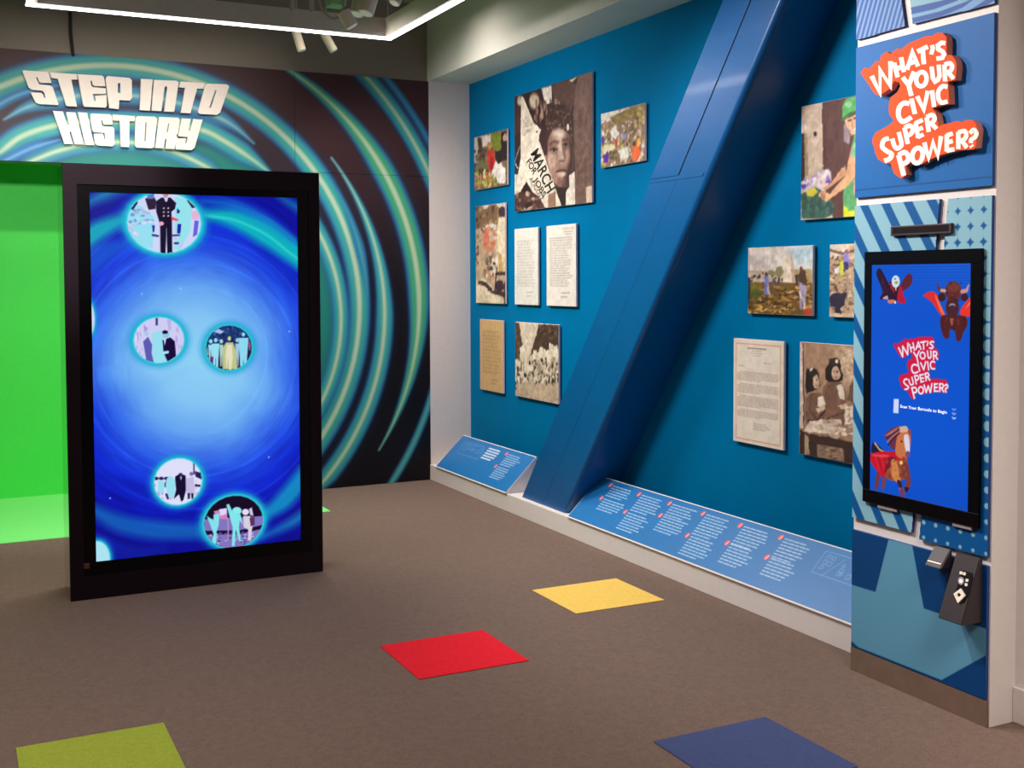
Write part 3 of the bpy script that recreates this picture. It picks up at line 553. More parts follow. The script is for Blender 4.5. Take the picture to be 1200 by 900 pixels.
def p_cleanup(c):
    z = lambda p: Z(870, 280, 0.11667, p)
    c.P(z([(870,60),(1145,50),(1145,150),(870,190)]), (226, 210, 190)); c.P(z([(1080,60),(1500,50),(1500,210),(1080,210)]), (206, 160, 120))
    reg = z([(872,170),(1500,150),(1500,780),(872,780)])
    c.crowd(reg, [(180,150,120),(120,92,74),(226,206,180),(88,64,56),(200,176,110),(160,120,100)], 420, 1.6, 1.5, 61)
    c.L(z([(875,110),(1000,150),(1145,110)]), 0.012, (120, 90, 70)); c.P(z([(1020,140),(1070,130),(1080,220),(1060,240),(1020,230)]), (150, 140, 220)); c.P(z([(1020,230),(1060,230),(1065,310),(1025,310)]), (60, 50, 120)); c.P(z([(970,240),(1010,220),(1015,360),(985,370)]), (220, 226, 70)); c.P(z([(920,300),(970,280),(975,340),(930,350)]), (240, 232, 230)); c.E(*z([(1045,125)])[0], 2, 2.2, (150, 110, 90))
    c.P(z([(1100,490),(1140,400),(1145,520)]), (170, 210, 230)); c.E(*z([(950,620)])[0], 9.5, 9.5, (50, 40, 64)); c.E(*z([(960,720)])[0], 4, 3.6, (46, 36, 50)); c.E(*z([(1025,560)])[0], 3, 4, (56, 44, 60)); c.P(z([(872,745),(1500,755),(1500,790),(872,785)]), (214, 186, 160))
def p_girls(c):
    z = lambda p: Z(930, 395, 0.172, p)
    c.P(z([(65,40),(250,50),(240,600),(70,600)]), (174, 136, 110)); c.P(z([(250,50),(420,55),(420,330),(330,330)]), (200, 168, 138), 1, 0.06); c.P(z([(40,35),(62,38),(66,620),(42,620)]), (226, 206, 190)); c.L(z([(64,40),(68,600)]), 0.008, (90, 50, 70))
    c.crowd(z([(320,90),(415,80),(415,300),(340,300)]), [(170,140,116),(216,190,166)], 30, 1.6, 1.6, 71)
    # right girl
    c.P(z([(205,330),(230,300),(330,310),(360,430),(350,600),(225,560),(190,420)]), (128, 92, 76)); c.L(z([(225,560),(345,510)]), 0.01, (84, 58, 50), 0.8); c.L(z([(215,400),(245,330)]), 0.008, (96, 66, 56), 0.8); c.L(z([(300,310),(285,420)]), 0.006, (90, 62, 54), 0.7); c.P(z([(290,330),(330,320),(350,430),(320,420)]), (226, 208, 190)); c.P(z([(218,290),(215,220),(250,160),(320,180),(338,290),(310,305),(240,305)]), (42, 28, 28)); c.E(*z([(288,245)])[0], 5, 8.6, (212, 176, 150)); c.P(z([(232,190),(240,150),(285,138),(315,155),(318,192),(280,200)]), (56, 38, 38)); c.E(*z([(294,165)])[0], 1.8, 2.4, (236, 220, 196))
    for x in (276, 300): c.E(*z([(x,236)])[0], 1.0, 0.8, (40, 26, 26))
    c.L(z([(280,274),(298,273)]), 0.005, (160, 112, 98)); c.P(z([(300,470),(360,450),(370,490),(320,490)]), (216, 184, 160))
    # left girl
    c.P(z([(80,420),(120,380),(190,380),(215,470),(220,560),(90,590),(75,500)]), (126, 90, 74)); c.L(z([(120,400),(110,500),(150,555)]), 0.008, (88, 60, 52), 0.8); c.P(z([(80,330),(85,240),(120,215),(170,240),(182,330),(150,360),(90,385)]), (42, 28, 28)); c.P(z([(130,270),(160,255),(178,300),(172,340),(148,350),(128,320)]), (210, 174, 148)); c.P(z([(82,250),(90,215),(125,203),(160,222),(165,250),(120,262)]), (56, 38, 38)); c.E(*z([(120,217)])[0], 1.7, 2.2, (236, 220, 196)); c.E(*z([(158,292)])[0], 0.9, 0.8, (40, 26, 26)); c.L(z([(156,330),(168,328)]), 0.005, (160, 112, 98))
    c.P(z([(165,410),(200,400),(220,460),(200,480),(160,470)]), (230, 212, 192)); c.P(z([(150,490),(210,460),(215,490),(170,520)]), (212, 180, 154)); c.L(z([(100,570),(170,565),(215,500)]), 0.012, (60, 40, 38))
    # things on the table
    c.P(z([(110,570),(320,560),(335,600),(260,660),(70,640)]), (232, 212, 192)); c.crowd(z([(80,580),(320,570),(400,600),(400,690),(250,690)]), [(236,218,198),(196,170,146),(216,190,166),(150,122,104)], 50, 4, 1.8, 72); c.P(z([(350,480),(420,460),(420,600),(350,590)]), (220, 198, 176)); c.crowd(z([(350,480),(415,470),(415,600),(355,600)]), [(180,150,126),(236,220,200)], 24, 2, 2.4, 73)
    c.P(z([(400,290),(420,285),(420,450),(360,430)]), (110, 80, 70))
    c.P(z([(42,630),(75,650),(420,720),(420,870),(42,805)]), (66, 44, 38)); c.P(z([(75,665),(100,680),(105,800),(75,800)]), (176, 146, 122)); c.P(z([(160,730),(340,760),(345,850),(160,815)]), (150, 118, 96)); c.crowd(z([(165,740),(335,770),(335,840),(165,810)]), [(176,146,122),(116,86,70)], 30, 3, 1.4, 74)
    c.P(z([(420,285),(700,285),(700,870),(420,870)]), (140, 108, 90))
def letter_paint(box, seed, head, ink, th=0.004, a=0.35, n=20):
    def f(c):
        u0, u1, v0, v1 = c.us[0], c.us[-1], c.vs[0], c.vs[-1]; w, h = u1-u0, v1-v0; r = random.Random(seed)
        for i in range(n):
            v = v1-h*(0.16+0.62*i/n); u = u0+w*0.12; ue = u1-w*r.uniform(0.1, 0.3)
            while u < ue:
                l = r.uniform(0.015, 0.05); c.stroke([(u, v+r.uniform(-.001, .001)), (min(u+l, ue), v+r.uniform(-.002, .002))], th, ink, a); u += l+0.012
        if head:
            for i in range(3): c.stroke([(u0+w*(0.55+0.05*i), v1-h*(0.05+0.035*i)), (u1-w*(0.08+.04*i), v1-h*(0.05+0.035*i))], th, ink, a)
        for i in range(2): c.stroke([(u0+w*0.5, v0+h*(0.16-0.05*i)), (u0+w*(0.8-.1*i), v0+h*(0.165-0.05*i))], th*1.4, ink, a)
    return f
def p_typed(c):
    u0, v1 = c.us[0], c.vs[-1]; w, h = c.us[-1]-u0, v1-c.vs[0]; r = random.Random(9); ink = (150, 120, 112)
    for a, b in (((.055, .045), (.94, .045)), ((.94, .045), (.94, .965)), ((.94, .965), (.055, .965)), ((.055, .965), (.055, .045))):
        c.stroke([(u0+w*a[0], v1-h*a[1]), (u0+w*b[0], v1-h*b[1])], 0.006, (226, 150, 124), 0.9)
    def ln(x0, x1, y, a=0.6, th=0.004):
        u = u0+w*x0
        while u < u0+w*x1:
            l = r.uniform(0.012, 0.04); c.stroke([(u, v1-h*y), (min(u+l, u0+w*x1), v1-h*y)], th, ink, a); u += l+0.008
    ln(.3, .68, .085, 0.9, 0.007); ln(.38, .56, .108); ln(.36, .6, .13); ln(.4, .56, .152); ln(.62, .78, .215); ln(.1, .2, .26)
    y = 0.315
    for k, n in enumerate((6, 6, 7, 5)):
        for i in range(n): ln(.14 if i == 0 else .09, .9 if i < n-1 else .55, y); y += 0.0158
        y += 0.022
    for i in range(4): ln(.42, .66+.05*(i % 3), .8+.018*i)

board('photo_board', 8.100, 7.518, 2.300, 2.716, (120, 96, 70), 'small colour photo of a person in red, upper left corner of blue wall', 'photo', p_garden, 0.009)
bm_ = board('photo_board', 7.396, 6.290, 2.092, 2.934, (60, 36, 34), 'largest sepia photo of a child holding a march pennant', 'photo', p_march, 0.006)
for txt, o_, e_, up_ in (('MARCH', (238, 205), (438, 672), (92, -78)), ('FOR', (188, 300), (272, 455), (50, -52)), ('JOBS', (272, 508), (386, 716), (44, -46)), ('AUGUST', (218, 498), (362, 760), (36, -34))):
    a, b, d = (np.array(PB.uv(598+q[0]*0.1, 160+q[1]*0.1)) for q in (o_, e_, (o_[0]+up_[0], o_[1]+up_[1])))
    text_mb(txt, PB, a, b-a, d-a, 0.001, 0.02 if txt != 'AUGUST' else 0.0).build('lettering', M['ink'], bm_)
board('photo_board', 6.179, 5.678, 2.302, 2.646, (150, 120, 90), 'colour photo of an outdoor rally with orange and purple clothes', 'photo', p_rally, 0.008)
board('photo_board', 8.078, 7.556, 1.411, 2.171, (196, 166, 134), 'tall narrow sunny colour photo of bathers below the red figure photo', 'photo', p_pool, 0.01)
board('letter_board', 7.402, 7.034, 1.411, 1.965, (230, 222, 212), 'left one of two white handwritten letters under the march photo', 'letter', letter_paint(None, 3, False, (140, 128, 124), 0.005, 0.5, 22), 0.009)
board('letter_board', 6.908, 6.498, 1.412, 1.966, (236, 226, 214), 'right one of two white handwritten letters under the march photo', 'letter', letter_paint(None, 4, True, (120, 110, 110), 0.006, 0.6, 20), 0.008)
board('letter_board', 8.010, 7.600, 0.731, 1.284, (214, 172, 118), 'tan aged document page at the lower left of the blue wall', 'letter', letter_paint(None, 5, False, (150, 110, 72), 0.006, 0.5, 22), 0.01, )
board('photo_board', 7.396, 6.740, 0.735, 1.283, (228, 208, 184), 'sepia photo of marchers carrying placards along a street', 'photo', p_street, 0.0075)
board('photo_board', 4.306, 3.56, 1.880, 2.432, (206, 182, 160), 'colour photo of a worker in a green helmet filling a bag', 'photo', p_helmet, 0.0055)
board('photo_board', 4.708, 4.219, 1.414, 1.756, (190, 160, 110), 'colour photo of people working a field by a pale obelisk', 'photo', p_field, 0.0045)
board('photo_board', 4.103, 3.58, 1.413, 1.755, (190, 160, 130), 'colour photo of people clearing rubble, half behind the pillar', 'photo', p_cleanup, 0.005)
board('letter_board', 4.825, 4.424, 0.731, 1.280, (236, 222, 206), 'white typed letter with thin red border beside the sepia photo of two girls', 'letter', p_typed, 0.004)
board('photo_board', 4.307, 3.58, 0.732, 1.285, (160, 124, 100), 'sepia photo of two girls in caps at a cluttered table', 'photo', p_girls, 0.0045)

# ================================================================== READING RAILS ON THE LEDGE
RX0, RZ0, RX1, RZ1 = 3.408, 0.127, 3.652, 0.362
rl = math.hypot(RX1-RX0, RZ1-RZ0)
PR = Plane((RX0, 0, RZ0), (0, -1, 0), ((RX1-RX0)/rl, 0, (RZ1-RZ0)/rl))
def rail(y0, y1, label, blocks, diagram):
    t = thing('reading_rail', (3.5, (y0+y1)/2, 0.122), label, 'info panel', 'sloped text panels on the ledge')
    m = MB(); th = 0.018
    q = [PR.xyz(0, 0, 0), PR.xyz(0, rl, 0), PR.xyz(0, rl, -th), PR.xyz(0, 0, -th)]
    m.prism([(x, y1, z) for x, _, z in q], [(x, y0, z) for x, _, z in q]); m.build('sloped_top', M['white'], t)
    for yy in (y1, y0-0.012):
        w = MB(); p = [(3.432, 0.1225), (3.645, 0.335), (3.742, 0.1225)]
        w.prism([(x, yy+0.002, z) for x, z in p], [(x, yy+0.010, z) for x, z in p]); w.build('side_bracket', M['white'], t)
    c = Canvas(PR, -y0+0.004, -y1-0.004, 0.008, rl-0.006, 0.0038, (26, 112, 178))
    for (mx, my, ex, n, head) in blocks:
        u0, v0 = PR.uv(mx, my); u1 = PR.uv(mx+ex, my+ex*0.33)[0]; r = random.Random(int(mx*7)); step = 0.0185 if not head else 0.023
        if not head:
            c.poly([(u0-0.018, v0+0.006), (u0-0.010, v0+0.016), (u0+0.010, v0+0.016), (u0+0.014, v0+0.004), (u0+0.008, v0-0.016), (u0-0.010, v0-0.016), (u0-0.018, v0-0.006)], (232, 74, 84)); c.stroke([(u0-0.004, v0-0.010), (u0+0.003, v0+0.010)], 0.006, (250, 230, 230), 0.9); u0 += 0.03
        for i in range(n):
            v = v0-i*step; u = u0; ue = u1-r.uniform(0, 0.05) if i < n-1 else u0+(u1-u0)*0.7
            while u < ue:
                l = r.uniform(0.012, 0.045); c.stroke([(u, v), (min(u+l, ue), v)], 0.0066 if not head else 0.012, (226, 226, 240), 0.75 if not head else 0.95); u += l+0.010
    if diagram:
        for pts in diagram: c.L(pts, 0.004, (120, 168, 214), 0.8)
    c.build('print', M['railprint'], t, 0.0006)
    return t
z5 = lambda x, y: (490+x/6, 490+y/6); z6 = lambda x, y: (650+x/6, 550+y/6); z9 = lambda x, y: (820+x/6, 590+y/6)
def small_rects(f, lst):
    out = []
    for x, y, w, h in lst: out.append([f(x, y), f(x+w, y+w*0.25), f(x+w-h*0.6, y+w*0.25+h), f(x-h*0.6, y+h), f(x, y)])
    return out
rail(8.105, 6.870, 'shorter sloped blue text panel left of the diagonal beam', [(*z5(500,212), 15, 5, True), (*z5(622,252), 19, 6, False), (*z5(546,338), 18, 6, False)],
     [[z5(330,165), z5(468,205), z5(420,290), z5(272,245), z5(330,165)]]+small_rects(z5, [(335,180,22,40),(362,185,14,30),(372,215,16,14),(395,190,20,30),(410,225,20,20),(440,215,18,30)]))
blk = [(*z6(395,112),28,5,False),(*z6(330,203),28,5,False),(*z6(595,176),30,7,False),(*z6(497,300),29,7,False),(*z6(810,240),32,5,False),(*z6(745,325),32,6,False),(*z6(1045,312),33,8,False),(*z6(935,465),33,7,False),
       (*z9(287,155),36,7,False),(*z9(195,278),34,7,False),(*z9(572,240),35,7,False),(*z9(475,378),39,6,False)]
rail(6.012, 3.47, 'longer sloped blue text panel between diagonal beam and right pillar', blk,
     [[z9(890,335), z9(1075,388), z9(1075,580), z9(785,480), z9(890,335)], [z9(1025,395), z9(860,505)]]+small_rects(z9, [(905,360,26,20),(940,375,22,20),(880,395,20,30),(905,410,30,26),(850,435,22,22),(990,460,26,20),(970,485,24,20),(1010,430,18,16),(1040,500,26,30),(990,490,20,14)]))

# ================================================================== PILLAR PANELS
PP = Xwall(XP)
LB, DB = (132, 178, 196), (6, 82, 146)
def pillar_panel(px_poly, label, paint, base, uvpoly=None):
    uv = uvpoly or PP.uvs(px_poly); us = [p[0] for p in uv]; vs = [p[1] for p in uv]
    t = thing('graphic_panel', (XP, -(min(us)+max(us))/2, min(vs)), label, 'graphic panel', 'comic style panels on the right pillar')
    extrude_uv(PP, uv, -0.0135, -0.0006).build('panel', M['pblue'], t)
    c = Canvas(PP, min(us), max(us), min(vs), max(vs), 0.003, base); paint(c)
    def inside(U, V):
        U = U+0.0015; V = V+0.0015; ins = np.zeros(U.shape, bool)
        for i in range(len(uv)):
            (x0, y0), (x1, y1) = uv[i], uv[(i+1) % len(uv)]
            if y0 != y1: ins ^= ((y0 > V) != (y1 > V)) & (U < x0+(V-y0)/(y1-y0)*(x1-x0))
        return ins
    c.build('print', M['panelprint'], t, 0.0, inside)
    return t
YL, YR = 3.440, 2.781
def R(y0, y1, z0, z1): return [(-y0, z0), (-y1, z0), (-y1, z1), (-y0, z1)]
zt = lambda p: Z(1000, 0, 0.14583, p)
def p_pin(c):
    for k in range(-8, 22):
        a = PP.uv(1000+0.14583*(60+36*k), 0); d = PP.uv(1000+0.14583*(60+36*k-85), 0.14583*310)
        du, dv = a[0]-d[0], a[1]-d[1]
        c.stroke([(a[0]+du*4, a[1]+dv*4), (d[0]-du*.5, d[1]-dv*.5)], 0.010, (120, 164, 212), 0.9)
def p_swoosh(c):
    c.P(zt([(455,-40),(455,62),(720,2),(800,-40)]), LB)
    c.P(zt([(455,118),(650,75),(830,8),(900,-40),(1010,-40),(900,15),(700,90),(455,150)]), (120, 166, 200)); c.P(zt([(455,190),(700,135),(880,60),(1000,-30),(1110,-30),(920,90),(760,130),(455,196)]), (112, 158, 204)); c.P(zt([(1060,45),(1150,0),(1150,22)]), LB)
pz0 = 2.546
pillar_panel(None, 'pinstriped blue panel at top left of the pillar', p_pin, (62, 92, 158), [(-YL, pz0), (-3.187, pz0+0.004), (-3.222, 2.74), (-3.30, 3.15), (-3.30, 3.55), (-YL, 3.55)])
pillar_panel(None, 'blue panel with pale swooshes at top right of the pillar', p_swoosh, (52, 86, 158), [(-3.148, pz0+0.004), (-YR, pz0), (-YR, 3.55), (-3.26, 3.55), (-3.26, 3.15), (-3.178, 2.74)])
def p_logo(c): c.stroke([(-YL, 1.948), (-YR, 1.948)], 0.004, (10, 50, 100), 0.8)
pillar_panel(None, 'plain blue panel behind the raised red sign', p_logo, (16, 96, 168), R(YL, YR, 1.918, 2.515))
zq = lambda p: Z(995, 225, 0.15, p)
def p_stripe(c):
    a = PP.uvs(zq([(90,118),(155,105),(320,455),(250,462)])); dx = (PP.uv(*zq([(258,100)])[0])[0]-a[0][0])
    d1 = (a[3][0]-a[0][0])/(a[3][1]-a[0][1])                  # horizontal run per metre of height
    w = a[1][0]-a[0][0]; v0 = a[0][1]
    for k in range(-14, 22):
        u = a[0][0]+dx*k*0.985
        f = lambda v: u+(v-v0)*d1
        uu = [(f(2.0), 2.0), (f(2.0)+w, 2.0), (f(0.3)+w, 0.3), (f(0.3), 0.3)]
        c.poly(uu, DB)
    # mirrored slope repeats down the left side
slant = lambda z: 3.012+(1.885-z)*(3.128-3.012)/(1.885-0.63)
pillar_panel(None, 'pale blue panel with diagonal dark stripes left of the wall screen', p_stripe, LB, [(-YL, 0.628), (-slant(0.628), 0.628), (-slant(1.886), 1.886), (-YL, 1.886)])
def p_dots(c):
    s = 0.0565; u0, v0 = PP.uv(995+850*0.15, 225+150*0.15)
    # pale discs centred between the stars, shrinking towards the bottom
    zz = c.V; rr = s*np.interp(zz, [0.6, 0.75, 1.2, 1.6, 1.8], [0.12, 0.17, 0.39, 0.50, 0.555])
    gu = (c.U-u0)/s-0.5; gv = (c.V-v0)/s-0.5
    best = np.full(c.U.shape, 9.0)
    du = (gu-np.round(gu))*s; dv = (gv-np.round(gv))*s
    for a in (-1, 0, 1):
        for b in (-1, 0, 1): best = np.minimum(best, np.hypot(du-a*s, dv-b*s))
    cov = np.clip(0.5+(rr-best)/c.cell, 0, 1)
    c.C = c.C*(1-cov[..., None])+rgb(LB)*cov[..., None]
pillar_panel(None, 'blue panel with halftone dots right of the wall screen', p_dots, DB, [(-slant(0.61)+0.040, 0.61), (-YR, 0.61), (-YR, 1.884), (-slant(1.884)+0.040, 1.884)])
zr = lambda p: Z(995, 570, 0.289, p)
def p_star(c): c.P(zr([(160,215),(107,428),(2,396),(2,620),(38,652),(375,785),(600,660),(600,592),(303,495),(255,235)]), (92, 150, 180))
pillar_panel(None, 'dark blue panel with big pale star at the foot of the pillar', p_star, (4, 62, 118), R(YL, YR, 0.100, 0.578))

# raised sign: strokes of each letter, traced on its face
XS = XP-0.030
PS = Xwall(XS)
zc = lambda p: Z(1005, 30, 0.1111, p); zd = lambda p: Z(1060, 30, 0.1111, p); ze = lambda p: Z(1015, 120, 0.1055, p); zf = lambda p: Z(1080, 120, 0.1055, p)
def rg(cx, cy, rx, ry, rot=0.0, n=16):
    return [(cx+rx*math.cos(t)*math.cos(rot)-ry*math.sin(t)*math.sin(rot), cy+rx*math.cos(t)*math.sin(rot)+ry*math.sin(t)*math.cos(rot)) for t in np.linspace(0, 2*math.pi, n+1)]
LOGO = [   # (strokes, half width px)
 ([zc([(152,532),(238,708),(240,470),(345,632),(350,375)])], 2.3), ([zc([(388,392),(425,545)]), zc([(462,335),(492,490)]), zc([(408,465),(476,428)])], 2.1),
 ([zd([(30,465),(85,280),(145,430)]), zd([(55,400),(120,375)])], 2.1), ([zd([(138,275),(248,222)]), zd([(195,252),(207,408)])], 2.2), ([zd([(292,205),(302,240),(282,305)])], 2.0),
 ([zd([(434,185),(395,180),(355,208),(358,250),(400,270),(420,300),(400,340),(338,350)])], 2.1),
 ([zc([(478,545),(542,630),(598,485)]), zc([(540,620),(570,742)])], 2.2), ([zd(rg(180, 565, 55, 76, 0.15))], 2.1), ([zd([(288,432),(302,555),(325,590),(355,572),(372,530),(364,412)])], 2.1),
 ([zd([(424,410),(430,588)]), zd(spline([(424,412),(485,398),(505,440),(480,485),(428,500)], 4)), zd([(460,490),(522,562)])], 2.1),
 ([ze(spline([(482,15),(420,8),(370,60),(362,150),(400,210),(450,200),(505,162)], 4))], 2.3), ([ze([(505,-42),(545,130)])], 2.2), ([zd([(135,745),(205,885),(248,688)])], 2.1), ([zd([(292,682),(315,858)])], 2.1),
 ([zd(spline([(455,648),(405,640),(362,690),(358,760),(390,812),(455,800)], 4))], 2.1),
 ([ze(spline([(255,398),(200,420),(180,490),(230,540),(285,575),(265,625),(205,650)], 4))], 2.2), ([ze(spline([(292,402),(315,480),(345,512),(385,490),(395,450),(364,330)], 4))], 2.1),
 ([ze([(428,280),(466,462)]), ze(spline([(428,283),(490,258),(522,300),(500,350),(448,375)], 4))], 2.1), ([ze([(552,220),(580,395)]), ze([(550,232),(632,195)]), ze([(566,310),(632,280)]), ze([(578,388),(642,356)])], 2.0),
 ([zf([(58,165),(82,328)]), zf(spline([(58,165),(120,138),(148,180),(120,225),(72,245)], 4)), zf([(102,225),(170,295)])], 2.1),
 ([ze([(362,585),(420,815)]), ze(spline([(362,588),(430,555),(472,600),(458,660),(390,692)], 4))], 2.3), ([ze(rg(573, 590, 58, 86, 0.2))], 2.2), ([zf([(32,445),(82,615),(130,445),(182,595),(218,375)])], 2.2),
 ([zf([(282,358),(282,545)]), zf([(280,368),(350,345)]), zf([(280,448),(350,430)]), zf([(280,538),(368,520)])], 2.1), ([zf([(410,328),(410,518)]), zf(spline([(410,335),(478,318),(500,370),(470,415),(412,430)], 4)), zf([(450,425),(508,505)])], 2.1),
 ([zf(spline([(538,345),(580,305),(610,340),(595,385),(555,415),(548,452)], 4)), zf([(552,478),(566,496)])], 2.1),
]
OUT = zc([(30,495),(75,445),(125,455),(200,370),(235,378),(245,320),(305,275),(345,300),(420,240),(460,252),(530,192),(625,150),(720,112)])+zd([(290,110),(340,75),(400,75),(440,115),(446,180),(442,310),(500,312),(540,365),(552,430),(536,575),(455,592),(462,640),(470,825),(345,845),(295,875)])+zf([(125,78),(160,115),(172,180),(190,270),(240,245),(410,205),(450,225),(490,195),(560,195),(600,230),(622,300),(612,400),(600,505),(570,522),(400,532),(220,582),(70,642),(0,690)])+ze([(590,685),(540,672),(505,660),(440,710),(450,800),(400,842),(370,835),(310,790),(270,675),(215,682),(130,630),(100,560),(90,500),(68,450),(75,390),(110,330),(170,300),(250,255),(310,205),(255,130),(250,30),(262,2)])+zc([(325,850),(345,760),(420,700),(448,640),(440,600),(390,585),(340,665),(235,738),(180,722),(100,600)])
rs = thing('raised_sign', (XP, 3.1, 2.0), "thick red sign lettered WHAT'S YOUR CIVIC SUPER POWER? on the pillar", 'sign')
outuv = PS.uvs(OUT)
extrude_loops(PS, [outuv], -0.0297, -0.003).build('backing', M['redside'], rs)
extrude_loops(PS, [outuv], -0.0028, 0.0).build('red_face', M['orange'], rs)
def ribbon(plane, pts, hw, n0, n1, mb):
    p = [np.array(q, float) for q in pts]; closed = np.allclose(p[0], p[-1]); Lf, Rt = [], []
    if closed: p = p[:-1]
    N_ = len(p)
    for i in range(N_):
        if closed: a, b = p[i-1], p[(i+1) % N_]; d0, d1 = p[i]-a, b-p[i]
        else: d0 = p[i]-p[i-1] if i else p[1]-p[0]; d1 = p[i+1]-p[i] if i < N_-1 else d0
        d0 = d0/np.linalg.norm(d0); d1 = d1/np.linalg.norm(d1); n_ = np.array([-(d0+d1)[1], (d0+d1)[0]]); ln = np.linalg.norm(n_)
        if ln < 1e-6: n_ = np.array([-d0[1], d0[0]]); ln = 1
        n_ = n_/ln; k = hw/max(0.45, abs(n_@np.array([-d0[1], d0[0]]))); Lf.append(tuple(p[i]+n_*k)); Rt.append(tuple(p[i]-n_*k))
    m = N_ if closed else N_-1
    for i in range(m):
        j = (i+1) % N_; q = plane.uvs([Lf[i], Lf[j], Rt[j], Rt[i]])
        ar = sum(q[a][0]*q[(a+1) % 4][1]-q[(a+1) % 4][0]*q[a][1] for a in range(4))
        if ar < 0: q = q[::-1]
        mb.prism([plane.xyz(u, v, n0) for u, v in q], [plane.xyz(u, v, n1) for u, v in q])
LOGO_QUADS = []
for strokes, hw in LOGO:
    mb = MB()
    for i_, s_ in enumerate(strokes): ribbon(PS, s_, hw*1.24, 0.0001, 0.0012+0.0003*i_, mb)
    mb.build('letter', M['letter'], rs)

# ================================================================== WALL SCREEN
ws = thing('wall_screen', (XP, 3.1, 0.7), 'upright black framed touch screen on the right pillar', 'screen')
XSC = XP-0.014
PSC = Xwall(XSC)
q = PSC.uvs([(1012.5, 295.3), (1150.6, 290.9), (1147, 619.7), (1010.8, 587.4)])
bu0, bu1 = (q[0][0]+q[3][0])/2, (q[1][0]+q[2][0])/2; bv1, bv0 = (q[0][1]+q[1][1])/2, (q[2][1]+q[3][1])/2
fr = 0.052
MB().box(XSC+0.004, XP-0.001, -bu1+0.004, -bu0-0.004, bv0+0.004, bv1-0.004, 0.003).build('housing', M['black'], ws)
mb = MB()
for a, b, c_, d in ((bu0, bu1, bv1-fr, bv1), (bu0, bu1, bv0, bv0+fr), (bu0, bu0+fr*0.75, bv0+fr, bv1-fr), (bu1-fr*0.95, bu1, bv0+fr, bv1-fr)): mb.box(XSC, XSC+0.012, -b, -a, c_, d, 0.0015, 1)
mb.build('bezel', M['bezel'], ws)
su0, su1, sv0, sv1 = bu0+fr*0.75, bu1-fr*0.95, bv0+fr, bv1-fr
c = Canvas(PSC, su0, su1, sv0, sv1, 0.0024, (0, 76, 196))
rr = vnoise(c.U, c.V, 0.5, 3); c.C = np.clip(c.C+(rr[..., None]-0.5)*np.array([0.02, 0.06, 0.08]), 0, 1)
s = 0.0105; gu = c.U/s; gv = c.V/s; gu = gu+0.5*(np.floor(gv) % 2); dd = np.hypot(gu-np.round(gu), gv-np.floor(gv)-0.5)
h1 = np.clip((c.V-(sv1-0.20))/0.2, 0, 1)*np.clip((c.U-su0)/0.35, 0.25, 1); h2 = np.clip((sv0+0.32-c.V)/0.3, 0, 1)*np.clip((c.U-su0-0.12)/0.3, 0, 1)
k = (np.clip((0.33-dd)/0.12, 0, 1)*(h1*0.55-h2*0.3)); c.C = np.clip(c.C+np.maximum(k, 0)[..., None]*np.array([.25, .22, .12])+np.minimum(k, 0)[..., None]*np.array([0, .12, .25]), 0, 1)
# eagle
ze_ = lambda p: Z(1015, 300, 0.07778, p)
c.Q(ze_([(200,185),(150,240),(165,330),(215,450),(240,560),(200,650),(330,640),(370,560),(370,440),(320,390),(270,290)]), (38, 14, 40)); c.Q(ze_([(680,290),(620,270),(520,420),(500,560),(560,520),(640,470),(690,380)]), (92, 30, 44))
c.Q(ze_([(330,400),(500,440),(490,650),(340,660)]), (42, 16, 42)); c.Q(ze_([(330,400),(400,440),(420,560),(360,480)]), (150, 24, 44)); c.Q(ze_([(490,470),(465,680),(590,710),(550,560),(530,470)]), (180, 18, 52)); c.E(*ze_([(440,385)])[0], 4.8, 7.2, (206, 220, 228)); c.E(*ze_([(450,400)])[0], 2.0, 1.6, (150, 150, 60)); c.E(*ze_([(430,345)])[0], 1, .8, (40, 60, 60)); c.Q(ze_([(430,480),(450,480),(445,530)]), (226, 206, 150))
c.Q(ze_([(240,640),(310,595),(320,650)]), (200, 150, 170)); c.Q(ze_([(320,665),(420,660),(430,700),(340,715)]), (206, 120, 100)); c.E(*ze_([(432,700)])[0], 1, 1.6, (230, 226, 230))
for x in (180, 200, 225, 250): c.L(ze_([(x, 260+(x-180)*1.2), (x+70, 560)]), 0.003, (72, 30, 52), .6)
# bison
zh = lambda p: Z(1075, 310, 0.1111, p)
c.Q(zh([(60,320),(130,285),(200,310),(230,420),(300,560),(240,530),(150,400),(80,345)]), (216, 44, 44)); c.Q(zh([(180,320),(210,360),(290,540),(240,500)]), (240, 104, 64)); c.Q(zh([(595,335),(520,380),(450,480),(470,545),(595,525)]), (226, 52, 40)); c.Q(zh([(570,370),(590,370),(500,470)]), (240, 130, 100))
c.Q(zh([(240,560),(320,530),(500,550),(522,640),(480,720),(452,800),(410,802),(388,700),(335,690),(332,765),(290,782),(250,700)]), (80, 28, 28)); c.Q(zh([(340,570),(380,575),(360,650)]), (150, 84, 70))
c.E(*zh([(255,345)])[0], 4.4, 5, (58, 24, 28)); c.E(*zh([(492,345)])[0], 4.4, 4.6, (58, 24, 28)); c.E(*zh([(375,280)])[0], 9.8, 11.5, (96, 40, 40)); c.E(*zh([(365,450)])[0], 7.8, 13, (74, 30, 32)); c.E(*zh([(380,240)])[0], 7, 5, (128, 62, 54), 0.7, 0.015)
